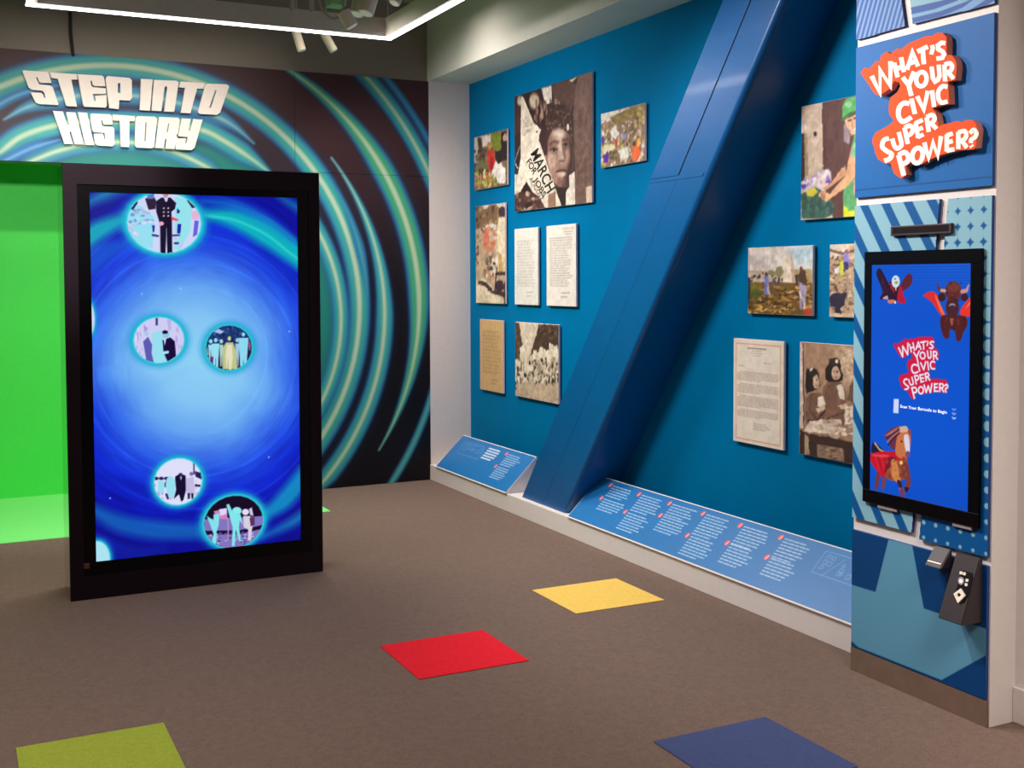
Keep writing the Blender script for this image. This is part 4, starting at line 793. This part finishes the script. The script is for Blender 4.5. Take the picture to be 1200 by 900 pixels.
c.L(zh([(285,285),(235,270),(210,235),(208,185)]), [0.016, 0.015, 0.010, 0.004], (96, 50, 48)); c.L(zh([(285,278),(250,272)]), 0.011, (206, 160, 140)); c.L(zh([(468,285),(515,275),(538,215)]), [0.015, 0.013, 0.005], (206, 140, 130)); c.E(*zh([(364,432)])[0], 3.6, 2.4, (170, 158, 184), 0.9, 0.006); c.E(*zh([(365,447)])[0], 3.2, 2.2, (60, 40, 62)); c.E(*zh([(325,375)])[0], 1, 1, (20, 10, 14)); c.E(*zh([(415,375)])[0], 1, 1, (20, 10, 14))
# horse
zi = lambda p: Z(1010, 480, 0.1335, p)
c.Q(zi([(330,150),(250,170),(190,240),(235,270),(240,320),(285,350),(315,260)]), (104, 44, 66)); c.Q(zi([(330,145),(250,190),(200,235),(260,210),(320,170)]), (196, 140, 120)); c.Q(zi([(85,310),(110,290),(200,380),(90,390)]), (30, 22, 50)); c.L(zi([(110,295),(150,350),(200,378)]), 0.008, (190, 150, 120))
c.Q(zi([(130,540),(155,560),(135,690),(108,695),(115,620)]), (110, 50, 60)); c.Q(zi([(185,570),(210,560),(195,690),(168,695)]), (120, 60, 66))
c.Q(zi([(270,430),(385,420),(400,560),(350,620),(240,620),(195,560)]), (140, 72, 46)); c.Q(zi([(80,385),(280,365),(340,400),(360,480),(300,445),(230,520),(180,600),(140,550),(80,470)]), (192, 18, 38)); c.Q(zi([(80,395),(200,395),(240,410),(150,420)]), (226, 60, 70)); c.Q(zi([(230,420),(300,440),(220,530),(190,560)]), (120, 20, 34))
c.Q(zi([(320,190),(390,165),(425,240),(415,360),(392,430),(365,410),(335,430),(290,370)]), (196, 112, 66)); c.Q(zi([(365,235),(405,230),(418,370),(385,372)]), (216, 206, 222)); c.E(*zi([(400,395)])[0], 2.8, 4.2, (110, 70, 120)); c.E(*zi([(345,280)])[0], 1.1, 1.1, (40, 20, 30)); c.Q(zi([(305,200),(315,150),(340,190)]), (120, 40, 40)); c.Q(zi([(400,190),(425,175),(425,230)]), (150, 60, 50)); c.Q(zi([(320,160),(385,145),(400,190),(340,200)]), (206, 170, 140))
c.Q(zi([(255,450),(300,455),(335,610),(345,680),(372,700),(370,772),(332,765),(318,660),(262,590)]), (206, 130, 70)); c.Q(zi([(305,620),(340,630),(350,690),(320,680)]), (60, 24, 40)); c.Q(zi([(330,690),(368,695),(372,775),(330,768)]), (96, 60, 110)); c.Q(zi([(355,480),(400,480),(425,620),(412,700),(380,725),(368,690),(388,620),(345,580)]), (120, 54, 50)); c.Q(zi([(370,680),(412,690),(385,728)]), (40, 20, 50)); c.E(*zi([(342,465)])[0], 1.9, 2.4, (240, 206, 120))
c.crowd(zi([(200,430),(390,430),(400,600),(220,610)]), [(96,46,40),(176,104,60)], 40, 1.2, 2.2, 91, 0.35)
for k, col in enumerate(((150, 86, 84), (70, 28, 56), (176, 116, 100), (60, 24, 50))): c.L(spline(zi([(325, 160+k*16), (270, 185+k*24), (205+k*8, 228+k*28)]), 5), 0.007, col, 0.8)
for k in range(4): c.L(zi([(110+k*30, 400+k*10), (150+k*22, 540-k*8)]), 0.005, (120, 10, 30) if k % 2 else (220, 50, 60), 0.6)
c.crowd(zh([(290,190),(460,190),(450,380),(300,380)]), [(70,28,30),(120,58,50),(88,36,38)], 46, 1.0, 1.6, 92, 0.5); c.crowd(zh([(250,560),(510,560),(480,690),(260,690)]), [(64,22,24),(104,44,40)], 36, 1.2, 2, 93, 0.5)
c.crowd(ze_([(170,240),(360,460),(360,620),(220,560)]), [(70,26,52),(24,10,34)], 40, 0.8, 2.2, 94, 0.6)
# the same sign small on the screen
src = np.array([PS.uv(*p)+(1,) for p in ((1019.4, 90.5), (1109, 48.3), (1056, 208.6), (1143, 174))]); dst = np.array([PSC.uv(*p) for p in ((1051.5, 408), (1094, 400), (1069.4, 467.6), (1109.8, 460.5))])
AFF = np.linalg.lstsq(src, dst, rcond=None)[0]
mp = lambda uv: [tuple(np.array([u, v, 1.0])@AFF) for u, v in uv]
c.poly(mp(outuv), (206, 22, 62), 1, 0.003)
k_ = abs(np.linalg.det(AFF[:2]))**0.5
for strokes, hw in LOGO:
    for s_ in strokes: c.stroke(mp(PS.uvs(s_)), hw*2*k_/250*0.78, (232, 236, 252), 1, 0.003)
# bar code tag and arrows
zj = lambda p: Z(1040, 385, 0.1278, p)
c.P(zj([(55,645),(100,648),(97,778),(50,772)]), (206, 214, 246))
for i in range(3): c.L(zj([(592, 735+i*40), (605, 748+i*40), (620, 740+i*40)]), 0.005, (120+40*i, 160+25*i, 236), 0.9)
c.build('display', M['screen'], ws, -0.002)
a, b, d = np.array(PSC.uv(*zj([(115,725)])[0])), np.array(PSC.uv(*zj([(542,787)])[0])), np.array(PSC.uv(*zj([(116,697)])[0]))
text_mb('Scan Your Barcode to Begin', PSC, a, np.array([b[0]-a[0], 0.0]), np.array([0.0, d[1]-a[1]]), -0.0012, 0.004).build('caption', glow('white caption', (214, 222, 250), 1.0), ws)
for x0, x1 in ((1027, 1050), (1115, 1138)):
    u0 = PSC.uv(x0, 592)[0]; u1 = PSC.uv(x1, 592)[0]
    MB().box(XSC+0.004, XP-0.004, -u1, -u0, bv0-0.014, bv0+0.003, 0.002, 1).build('speaker_foot', M['silver'], ws)
# sensor bar above the screen
t = thing('sensor_bar', (XP, 3.1, 1.74), 'thin dark bar above the wall screen on the pillar', 'sensor')
q = Xwall(XP-0.014).uvs([(1043.5, 265), (1114.5, 261.5), (1114.5, 273.5), (1043.5, 276.5)])
su, eu = (q[0][0]+q[3][0])/2, (q[1][0]+q[2][0])/2; sv = (q[2][1]+q[3][1])/2; ev = (q[0][1]+q[1][1])/2
MB().box(XP-0.014, XP-0.001, -eu, -su, sv, ev, 0.002).build('case', M['device'], t)
MB().box(XP-0.0146, XP-0.0138, -eu+0.01, -su-0.01, sv+0.008, ev-0.006).build('lens_strip', M['housing'], t)
# small reader and barcode scanner below
def wedge(y0, y1, z0, z1, d0, d1):          # deeper (d1) at its foot
    m = MB(); p = [(XP-0.001, z0), (XP-d1, z0+0.004), (XP-d0, z1), (XP-0.001, z1)]
    b = bmesh.new(); va = [b.verts.new((x, y0, z)) for x, z in p]; vb = [b.verts.new((x, y1, z)) for x, z in p]
    b.faces.new(va); b.faces.new(vb[::-1])
    for i in range(4): b.faces.new((va[i], vb[i], vb[(i+1) % 4], va[(i+1) % 4]))
    bmesh.ops.recalc_face_normals(b, faces=b.faces); bmesh.ops.bevel(b, geom=b.edges[:], offset=0.003, segments=2, affect='EDGES'); return m.bm(b)
t = thing('ticket_reader', (XP, 2.97, 0.53), 'smaller dark wedge device left of the barcode scanner', 'reader')
wedge(2.932, 3.006, 0.535, 0.606, 0.012, 0.062).build('case', M['device'], t)
m = MB(); m.box(XP-0.055, XP-0.044, 2.940, 2.998, 0.5545, 0.557); m.build('light_slot', M['slot'], t)
t = thing('barcode_scanner', (XP, 2.85, 0.37), 'tall dark wedge scanner with white keys low on the pillar', 'scanner')
D0, D1, SZ0, SZ1 = 0.016, 0.105, 0.372, 0.604
wedge(2.797, 2.903, SZ0, SZ1, D0, D1).build('case', M['device'], t)
sl = math.hypot(D1-D0, SZ1-SZ0)
PW = Plane((XP-D1, 0, SZ0+0.004), (0, -1, 0), ((D1-D0)/sl, 0, (SZ1-SZ0)/sl))
zk = lambda p: PW.uvs(Z(1080, 630, 0.1278, p))
def plate(pts, n0, n1, name, m): extrude_uv(PW, zk(pts)[::-1], n0, n1).build(name, M[m], t)
plate([(375,300),(465,325),(470,365),(430,520),(385,600),(335,585),(305,520),(335,440)], 0.0, 0.003, 'keypad_plate', 'black')
for p in ([(360,312),(385,316),(382,342),(356,338)], [(392,320),(414,324),(410,350),(388,346)], [(416,380),(438,384),(434,410),(412,406)], [(408,420),(430,424),(426,450),(404,446)]): plate(p, 0.003, 0.006, 'key', 'cream')
plate(rg(370, 400, 27, 36, 0, 14)[:-1], 0.003, 0.006, 'lens_ring', 'silver'); plate(rg(371, 402, 13, 16, 0, 12)[:-1], 0.006, 0.0065, 'scan_lamp', 'lens')
dm = [(372,470),(412,535),(345,605),(305,520)]
extrude_loops(PW, [zk(dm), zk([(352,508),(378,530),(352,552),(334,530)])], 0.003, 0.008).build('diamond_key', M['cream'], t)

# ================================================================== KIOSK
kx0, kx1, ky, kz = 0.510, 1.811, 5.905, 2.176
kd = 0.31
k = thing('screen_kiosk', ((kx0+kx1)/2, ky+kd/2, 0), 'tall black free-standing screen kiosk showing photo bubbles on blue', 'kiosk')
PK = Ywall(ky)
kq = PK.uvs([(91, 216), (362.5, 223.5), (364.5, 650.5), (97.5, 672)])
iu0, iu1, iv0, iv1 = (kq[0][0]+kq[3][0])/2, (kq[1][0]+kq[2][0])/2, (kq[2][1]+kq[3][1])/2, (kq[0][1]+kq[1][1])/2
mb = MB()
for a, b, c_, d in ((kx0, kx1, iv1, kz), (kx0, kx1, 0, iv0), (kx0, iu0, iv0, iv1), (iu1, kx1, iv0, iv1)): mb.box(a, b, ky, ky+0.03, c_, d)
mb.build('front_frame', M['housing'], k)
MB().box(kx0+0.004, kx1-0.004, ky+0.031, ky+kd-0.004, 0, kz-0.001, 0.004).build('body', M['housing'], k)
for x0 in (kx0, kx1-0.0035): MB().box(x0, x0+0.0035, ky+0.031, ky+kd, 0, kz).build('side_panel', M['gloss'], k)
su0, su1, sv0, sv1 = 0.634, 1.691, 0.186, 2.039
mb = MB()
for a, b, c_, d in ((iu0, iu1, sv1, iv1), (iu0, iu1, iv0, sv0), (iu0, su0, sv0, sv1), (su1, iu1, sv0, sv1)): mb.box(a, b, ky+0.006, ky+0.030, c_, d)
mb.build('bezel', M['bezel'], k)
bx, bz = PK.uv(101.5, 663.5); MB().box(bx-0.014, bx+0.014, ky+0.0045, ky+0.0065, bz-0.014, bz+0.012, 0.0005, 1).build('badge', M['badge'], k)
PD = Ywall(ky+0.012)
c = Canvas(PD, su0, su1, sv0, sv1, 0.0036, (10, 40, 200))
cu, cvv = PD.uv(232, 425)
dx, dy = c.U-cu, c.V-cvv; r = np.hypot(dx, dy*0.93)*1.16; th = np.arctan2(dy, dx)
stops = [0, .25, .42, .55, .66, .78, .9, 1.05, 1.3]
cols = np.array([(140, 208, 244), (132, 196, 244), (100, 164, 240), (58, 112, 232), (28, 70, 220), (12, 40, 205), (8, 20, 170), (10, 12, 150), (8, 10, 130)])/255.0
warp = (vnoise(np.cos(th)*2+5, np.sin(th)*2+5, 1.0, 8)-0.5)*0.10
for i in range(3): c.C[..., i] = np.interp(r+warp, stops, cols[:, i])
ringn = vnoise(r*1.0+0.02*np.sin(th*3), th*0.18+2, 0.028, 9)*0.6+vnoise(r, th*0.05+1, 0.011, 10)*0.4
amt = np.interp(r, [0.3, 0.5, 0.8, 1.1], [0.0, 0.05, 0.24, 0.34])
c.C = np.clip(c.C*(1+(ringn[..., None]-0.5)*2*amt[..., None]*np.array([0.8, 1.2, 0.6])), 0, 1)
zk3 = lambda p: Z(60, 190, 0.28333, p); zk4 = lambda p: Z(60, 430, 0.311, p)
for pts, w, col, al in ((zk3([(640,215),(760,235),(880,290),(960,345),(1060,420)]), [.05,.10,.13,.12,.11], (6, 190, 190), .9), (zk3([(630,160),(760,180),(880,235),(1000,320)]), [.02,.05,.05,.03], (20, 130, 210), .75),
                        (zk3([(130,330),(200,280),(300,235)]), [.10,.09,.06], (10, 186, 190), .85), (zk3([(130,180),(220,135),(300,110)]), [.03,.06,.04], (20, 150, 190), .75), (zk3([(150,420),(220,370),(310,340)]), [.12,.1,.05], (14, 90, 205), .7),
                        (zk4([(160,540),(260,590),(400,615),(560,620)]), [.06,.09,.10,.08], (18, 110, 190), .75), (zk4([(800,560),(880,500),(960,400)]), [.06,.10,.10], (14, 160, 200), .8), (zk4([(800,640),(900,590),(960,550)]), [.02,.05,.06], (20, 150, 190), .7), (zk4([(170,640),(300,700),(420,690)]), [.05,.08,.04], (14, 40, 170), .5), (zk3([(940,140),(1020,190)]), [.02,.04], (20,150,190), .7)):
    c.L(spline(pts, 5), list(np.interp(np.linspace(0, 1, len(spline(pts, 5))), np.linspace(0, 1, len(w)), w)), col, al, 0.05)
for rr_, aa_ in ((.50, .10), (.57, .16), (.63, .10), (.71, .14), (.80, .10), (.36, .08)):
    e_ = np.exp(-((r/1.16-rr_+0.02*np.sin(th*2+rr_*9))/0.006)**2)*aa_*0.5*(0.6+0.4*np.sin(th*1.5+rr_*40)); c.C = np.clip(c.C+e_[..., None]*np.array([.6, .8, .9]), 0, 1)
c.L(spline(zk3([(640,222),(760,240),(890,300),(980,370),(1060,430)]), 5), 0.012, (90, 230, 220), .6, 0.015)
for q_ in ((zk3([(535,523)])), zk3([(375,545)]), zk3([(985,700)]), zk4([(222,495)]), zk4([(820,340)])): c.E(*q_[0], .9, .9, (180, 226, 250), .8)
def bubble(cx, cy, rx, ry, base):
    u, v = PD.uv(cx, cy); ru = PD.uv(cx+rx, cy)[0]-u; rv = v-PD.uv(cx, cy+ry)[1]
    c.ell((u, v), ru*1.2, rv*1.17, (14, 150, 205), 0.6, 0.05); c.ell((u, v), ru*1.13, rv*1.11, (24, 178, 208), 0.95, 0.025); c.ell((u, v), ru*1.03, rv*1.025, (60, 214, 226), 1.0, 0.012); c.ell((u, v), ru*0.985, rv*0.985, base, 1, 0.006)
    return u, v, ru, rv
def clip_restore(fn, cx, cy, rx, ry):
    keep = c.C.copy(); fn(); u, v = PD.uv(cx, cy); ru = (PD.uv(cx+rx, cy)[0]-u)*0.985; rv = (v-PD.uv(cx, cy+ry)[1])*0.985
    e = np.hypot((c.U-u)/ru, (c.V-v)/rv); c.C = np.where((e > 1)[..., None], keep, c.C)
AQ, LV, NV = (150, 222, 240), (214, 214, 246), (22, 10, 44)
# top bubble: an officer in a dark double breasted uniform
bubble(193, 261, 43, 36, (206, 214, 248))
def f1():
    z = lambda p: Z(135, 215, 0.1, p)
    c.P(z([(130,340),(280,250),(380,320),(460,400),(440,760),(300,760),(150,600)]), AQ); c.P(z([(700,160),(840,180),(900,300),(880,560),(760,780),(690,780),(700,480)]), (150, 226, 236))
    c.crowd(z([(140,300),(440,300),(440,480),(160,480)]), [(226,220,250),(206,214,248),(190,170,226),(120,130,200)], 26, 2.2, 1.6, 86, .8); c.crowd(z([(150,480),(260,480),(260,640),(190,640)]), [(226,216,250),(196,186,236),(236,200,220)], 16, 1.6, 1.8, 87, .8); c.crowd(z([(690,560),(780,560),(770,800),(690,800)]), [(216,210,246),(190,190,240)], 14, 2, 2, 88, .7)
    c.P(z([(180,300),(250,150),(265,230),(210,310)]), (40, 20, 80)); c.P(z([(350,180),(440,130),(480,200),(470,300),(390,310)]), (42, 24, 54)); c.P(z([(370,110),(460,110),(450,180),(380,180)]), (90, 120, 200)); c.P(z([(840,200),(900,190),(950,280),(900,290)]), (60, 24, 60)); c.P(z([(890,330),(980,310),(980,420),(900,420)]), (226, 180, 216)); c.P(z([(930,430),(980,440),(960,600),(910,630)]), (100, 100, 220))
    c.P(z([(475,210),(540,165),(650,165),(715,230),(700,300),(660,330),(665,430),(670,830),(610,830),(600,520),(590,830),(530,830),(525,480),(480,330)]), NV); c.P(z([(560,140),(625,140),(610,210),(590,215)]), (216, 210, 240)); c.E(*z([(592,120)])[0], 3.4, 4.6, (196, 140, 150))
    for y in (290, 335, 380):
        for x in (570, 622): c.E(*z([(x, y)])[0], 1.0, 0.9, (216, 196, 200))
    c.E(*z([(540,470)])[0], 3, 2.4, (236, 170, 190)); c.P(z([(655,385),(740,420),(735,440),(665,430)]), (236, 80, 100)); c.P(z([(730,475),(775,475),(765,585),(725,585)]), (30, 30, 170)); c.P(z([(430,490),(465,490),(460,570),(440,570)]), (40, 40, 160)); c.P(z([(725,290),(760,320),(750,350),(722,350)]), (20, 40, 120)); c.L(z([(440,605),(500,615)]), .012, (50, 70, 130)); c.L(z([(670,610),(750,605)]), .01, (50, 70, 130)); c.L(z([(700,700),(735,700)]), .012, (60, 60, 140))
clip_restore(f1, 193, 261, 43, 36)
bubble(186.5, 398.5, 29.5, 27, (206, 204, 244))
def f2():
    z = lambda p: Z(145, 360, 0.13333, p)
    c.P(z([(245,230),(320,200),(350,290),(380,500),(260,500),(250,350)]), AQ); c.P(z([(170,300),(215,260),(250,330),(245,400),(265,490),(200,480)]), (92, 92, 176)); c.E(*z([(200,230)])[0], 2.6, 3.4, (170, 200, 236)); c.P(z([(175,150),(215,190),(180,220)]), (170, 150, 220)); c.P(z([(280,95),(300,95),(300,160),(280,160)]), (60, 50, 130))
    c.P(z([(340,290),(410,265),(450,300),(460,430),(385,480),(350,400)]), (22, 8, 60)); c.E(*z([(370,240)])[0], 4, 4.6, (130, 200, 236)); c.P(z([(335,215),(360,200),(390,210),(385,232),(345,235)]), (14, 14, 40)); c.P(z([(350,275),(372,275),(362,340)]), (210, 226, 246)); c.P(z([(380,110),(415,110),(415,210),(395,200)]), (186, 176, 226)); c.L(z([(350,402),(385,395)]), .014, (170, 226, 240)); c.crowd(z([(100,120),(160,120),(160,440),(100,400)]), [(176,160,220),(230,226,250)], 20, .8, 3, 81, .6); c.crowd(z([(460,180),(520,180),(510,400),(460,440)]), [(186,170,226),(150,140,210)], 14, .8, 3, 82, .6)
clip_restore(f2, 186.5, 398.5, 29.5, 27)
bubble(268.5, 407.5, 27, 26.5, (26, 50, 110))
def f3():
    z = lambda p: Z(145, 360, 0.13333, p)
    c.crowd(z([(740,170),(1130,170),(1130,300),(740,300)]), [(40,60,120),(70,96,160),(20,34,80),(30,70,120)], 60, 2, 1.6, 83); c.P(z([(790,215),(830,190),(880,215),(850,235)]), (170, 190, 236)); c.P(z([(730,400),(1140,380),(1140,560),(740,560)]), (40, 20, 60))
    for x, y0, y1, w, col in ((765,300,470,22,AQ),(808,290,540,34,AQ),(858,300,520,16,(170,210,200)),(998,290,520,18,(160,200,220)),(1052,240,540,44,(140,216,240))):
        c.E(*z([(x, y0)])[0], 2.0, 2.4, col); c.P(z([(x-w, y0+30), (x+w, y0+30), (x+w*.7, y1-80), (x+w*.6, y1), (x+4, y1), (x, y1-90), (x-4, y1), (x-w*.6, y1)]), col)
    c.E(*z([(928,275)])[0], 2.0, 2.6, (196, 206, 130)); c.P(z([(868,360),(900,310),(960,310),(985,380),(1000,545),(870,545)]), (190, 196, 140)); c.P(z([(905,330),(950,330),(960,430),(945,550),(925,550),(918,440),(905,550),(895,430)]), (226, 222, 190)); c.P(z([(730,340),(745,420),(735,420)]), (226, 226, 120)); c.P(z([(1095,280),(1115,340),(1105,390)]), (220, 80, 100)); c.P(z([(760,430),(790,440),(785,480),(760,470)]), (120, 30, 120))
clip_restore(f3, 268.5, 407.5, 27, 26.5)
bubble(209, 564.5, 28, 27.5, (222, 222, 250))
def f4():
    z = lambda p: Z(165, 530, 0.13333, p)
    c.crowd(z([(120,260),(520,240),(500,420),(140,420)]), [(190,180,226),(226,226,250),(150,140,200)], 50, 1.4, 2.6, 84, .7)
    for x in (135, 180, 225): c.E(*z([(x,230)])[0], 3, 2.0, (40, 30, 90))
    c.P(z([(150,250),(205,245),(205,360),(150,350)]), AQ); c.P(z([(228,230),(265,205),(300,240),(305,340),(285,410),(240,380),(220,310)]), AQ); c.P(z([(300,215),(345,185),(395,205),(398,330),(375,420),(355,435),(335,370),(290,410),(310,330)]), (20, 10, 50)); c.E(*z([(350,195)])[0], 2.4, 2.0, (60, 40, 100)); c.P(z([(345,215),(360,215),(355,245)]), (220, 214, 246))
    c.P(z([(400,230),(465,215),(475,360),(400,360)]), (196, 186, 226)); c.E(*z([(445,190)])[0], 2.4, 2.4, (120, 110, 170)); c.P(z([(410,360),(435,360),(430,410),(415,410)]), (20, 10, 50)); c.P(z([(442,360),(465,360),(460,410),(445,410)]), (20, 10, 50)); c.P(z([(475,165),(530,180),(535,240),(480,215)]), (30, 30, 90)); c.P(z([(475,280),(525,285),(525,305),(475,300)]), (30, 24, 70)); c.L(z([(466,90),(468,190)]), .008, (60, 50, 120)); c.P(z([(210,270),(222,250),(218,310),(208,300)]), (30, 30, 90)); c.L(z([(225,370),(238,405)]), .012, (40, 40, 100))
clip_restore(f4, 209, 564.5, 28, 27.5)
bubble(274, 611.5, 34.5, 31, (20, 6, 36))
def f5():
    z = lambda p: Z(165, 530, 0.13333, p)
    c.P(z([(560,590),(1090,560),(1090,830),(560,880)]), (130, 116, 190)); c.P(z([(560,690),(870,685),(1080,635),(1080,670),(870,720),(560,725)]), (24, 10, 50)); c.crowd(z([(560,720),(1080,690),(1040,800),(600,840)]), [(60,40,110),(186,176,226),(100,84,160)], 70, 1.6, .9, 85)
    c.P(z([(640,520),(755,490),(762,590),(680,585)]), (206, 130, 190)); c.P(z([(690,500),(755,492),(755,540),(700,560)]), (216, 216, 250)); c.L(z([(765,580),(770,770)]), .006, (180, 150, 200))
    c.P(z([(580,560),(640,600),(640,545),(690,540),(685,640),(665,700),(665,790),(635,845),(615,830),(640,720),(615,650)]), (130, 226, 236)); c.E(*z([(845,515)])[0], 5.6, 4.4, (140, 232, 236)); c.P(z([(752,460),(775,455),(810,530),(875,545),(900,640),(870,600),(862,660),(880,770),(900,775),(865,785),(835,680),(825,825),(800,825),(808,660),(785,580)]), (130, 228, 236))
    c.E(*z([(920,525)])[0], 4, 3.6, (226, 220, 246)); c.P(z([(900,560),(960,560),(985,620),(975,700),(970,775),(940,775),(945,680),(905,660)]), (216, 206, 226)); c.P(z([(950,500),(975,485),(990,560),(960,550)]), (206, 196, 236)); c.P(z([(955,575),(1000,570),(1000,640),(965,650)]), (90, 50, 90))
clip_restore(f5, 274, 611.5, 34.5, 31)
bubble(100, 374, 11, 24, LV); bubble(113, 656, 16, 22, (170, 226, 240))
c.build('display', M['screen'], k, 0.0)

# ================================================================== CARPET TILES
for y0, x0, x1, y1, mm, lab in ((4.118, 1.655, 2.152, 4.575, 'tile_red', 'red square carpet tile in the middle of the floor'), (4.602, 2.658, 3.163, 5.053, 'tile_yellow', 'yellow square carpet tile near the sloped text panel'),
                                (3.65, 0.170, 0.662, 4.120, 'tile_green', 'lime green carpet tile at the lower left corner'), (2.735, 2.152, 2.640, 3.198, 'tile_blue', 'blue square carpet tile at the lower right edge')):
    o = MB().box(x0, x1, y0, y1, 0.0005, 0.004, 0.001, 1).build('carpet_tile', M[mm]); tag(o, lab, 'carpet tile', 'coloured carpet tiles in the floor')

# ================================================================== CEILING FITTINGS
fz, fx0, fx1, fy1, fy0 = 3.10, 0.405, 2.530, 6.70, 4.35
t = thing('pendant_light', ((fx0+fx1)/2, (fy0+fy1)/2, fz), 'rectangular hanging light frame with bright white strip underneath', 'light')
fwid = 0.055; fh = 0.125
def rect_ring(m, z0, z1, w):
    m.box(fx0, fx1, fy1-w, fy1, z0, z1).box(fx0, fx1, fy0, fy0+w, z0, z1).box(fx0, fx0+w, fy0+w, fy1-w, z0, z1).box(fx1-w, fx1, fy0+w, fy1-w, z0, z1); return m
rect_ring(MB(), fz+0.012, fz+fh, fwid).build('frame', M['frame'], t)
rect_ring(MB(), fz+0.002, fz+0.0118, 0.034).build('light_strip', M['led'], t)
for x, y in ((fx0+0.03, fy1-0.03), (fx1-0.03, fy1-0.03), (fx0+0.03, fy0+0.03), (fx1-0.03, fy0+0.03)): MB().tube((x, y, fz+fh), (x, y, ZC), 0.002, n=8).build('hanger_cable', M['rod'], t)
o = MB().box(0.9, 3.2, 7.68, 7.72, ZC-0.035, ZC-0.0005, 0.003, 1).build('lighting_track', M['track']); tag(o, 'far lighting track on the ceiling behind the light frame', 'track')
o = MB().box(1.5, 2.9, 5.98, 6.02, 3.30, 3.335, 0.003, 1).tube((1.6, 6.0, 3.335), (1.6, 6.0, ZC), 0.006).tube((2.8, 6.0, 3.335), (2.8, 6.0, ZC), 0.006).build('lighting_track', M['track']); tag(o, 'lowered lighting track hanging above the light frame', 'track')
def lamp(a, b, ztop, y, rad, label):
    """cylinder head from traced top a to front b, in the plane Y = y, hung from ztop"""
    pl = Ywall(y); ua, ub = pl.uv(*a), pl.uv(*b)
    A = Vector((ua[0], y, ua[1])); B = Vector((ub[0], y-0.012, ub[1]))
    t = thing('spotlight', (A.x, y, A.z), label, 'spotlight', 'track spotlights under the ceiling')
    d = (B-A).normalized()
    MB().tube(A, B, rad, n=24).build('lamp_head', M['lamp'], t)
    MB().tube(B, B+d*0.004, rad*0.82, n=24).build('lamp_face', M['lampface'], t)
    m = MB(); mid = A+(B-A)*0.35; top = Vector((mid.x, y+0.0, ztop))
    m.tube((mid.x, y+rad+0.008, mid.z), (mid.x, y+rad+0.008, min(mid.z+0.12, ztop-0.01)), 0.006, n=8).tube((mid.x, y+rad+0.008, min(mid.z+0.12, ztop-0.01)), (mid.x, y+0.0, ztop), 0.006, n=8); m.build('stem', M['rod'], t)
lamp((346.5, 36), (353, 59.5), ZC-0.036, 7.7, 0.031, 'left pale spotlight hanging below the far edge of the light frame')
lamp((380, 40), (390.5, 60), ZC-0.036, 7.7, 0.031, 'right pale spotlight hanging below the far edge of the light frame')
lamp((402.5, 14), (411.5, 31.5), 3.30, 6.0, 0.037, 'pale tilted spotlight beside the green ceiling device')
lamp((437, -12), (428, 16), 3.30, 6.05, 0.044, 'large pale spotlight between two others at the frame corner')
lamp((424, -6), (417, 17), 3.30, 6.22, 0.042, 'spotlight partly hidden behind the large pale one')
lamp((468, -10), (461.5, 4), ZC-0.001, 6.6, 0.036, 'rightmost pale spotlight, near the upper edge over the frame')
# two pronged brackets, green device, cables
for xs_, lab in (((342, 346), 'left pair of pale prongs hanging under the ceiling'), ((365, 369), 'right pair of pale prongs hanging under the ceiling')):
    pl = Ywall(6.1); m = MB()
    for i, px in enumerate(xs_):
        u, v = pl.uv(px, (12.5, 6.5)[i] if px < 360 else (14, 8)[i]); m.tube((u, 6.1+0.05*i, v), (u, 6.1+0.05*i, 3.42), 0.011, n=12)
    m.box(pl.uv(xs_[0], 5)[0]-0.02, pl.uv(xs_[1], 5)[0]+0.02, 6.08, 6.17, 3.42, 3.44, 0.002, 1); uc = pl.uv(sum(xs_)/2, 5)[0]; m.tube((uc, 6.12, 3.44), (uc, 6.12, ZC), 0.008)
    o = m.build('pronged_bracket', M['rod']); tag(o, lab, 'bracket', 'pronged brackets under the ceiling')
pl = Ywall(6.1); t = thing('ceiling_device', (2.0, 6.1, 3.2), 'pale green device with curved cable hanging from the ceiling', 'device')
q = pl.uvs([(385, -12), (403, -10), (402, 2), (388, 7)])
u0, u1, v0, v1 = q[0][0], q[1][0], q[3][1], q[0][1]+0.06
MB().box(u0, u1, 6.05, 6.16, v0, v1, 0.006).build('shell', M['projector'], t); MB().tube(((u0+u1)/2, 6.1, v1), ((u0+u1)/2, 6.1, ZC), 0.012).build('drop_rod', M['rod'], t)
pts = spline(pl.uvs([(375, -14), (376, 3), (381, 13), (389, 20), (397, 20), (403, 10), (404, -8)]), 5); MB().path([(u, 6.12, v) for u, v in pts], 0.008, 8).build('cable', M['rod'], t)
pl = Ywall(YM-0.006); pts = spline(pl.uvs([(82, -30), (82.5, 15), (83, 40), (86, 66)]), 5)
o = MB().path([(u, YM-0.004, v) for u, v in pts], 0.011, 8).build('wall_cable', M['cable']); tag(o, 'dark cable running down the back wall above the mural', 'cable')
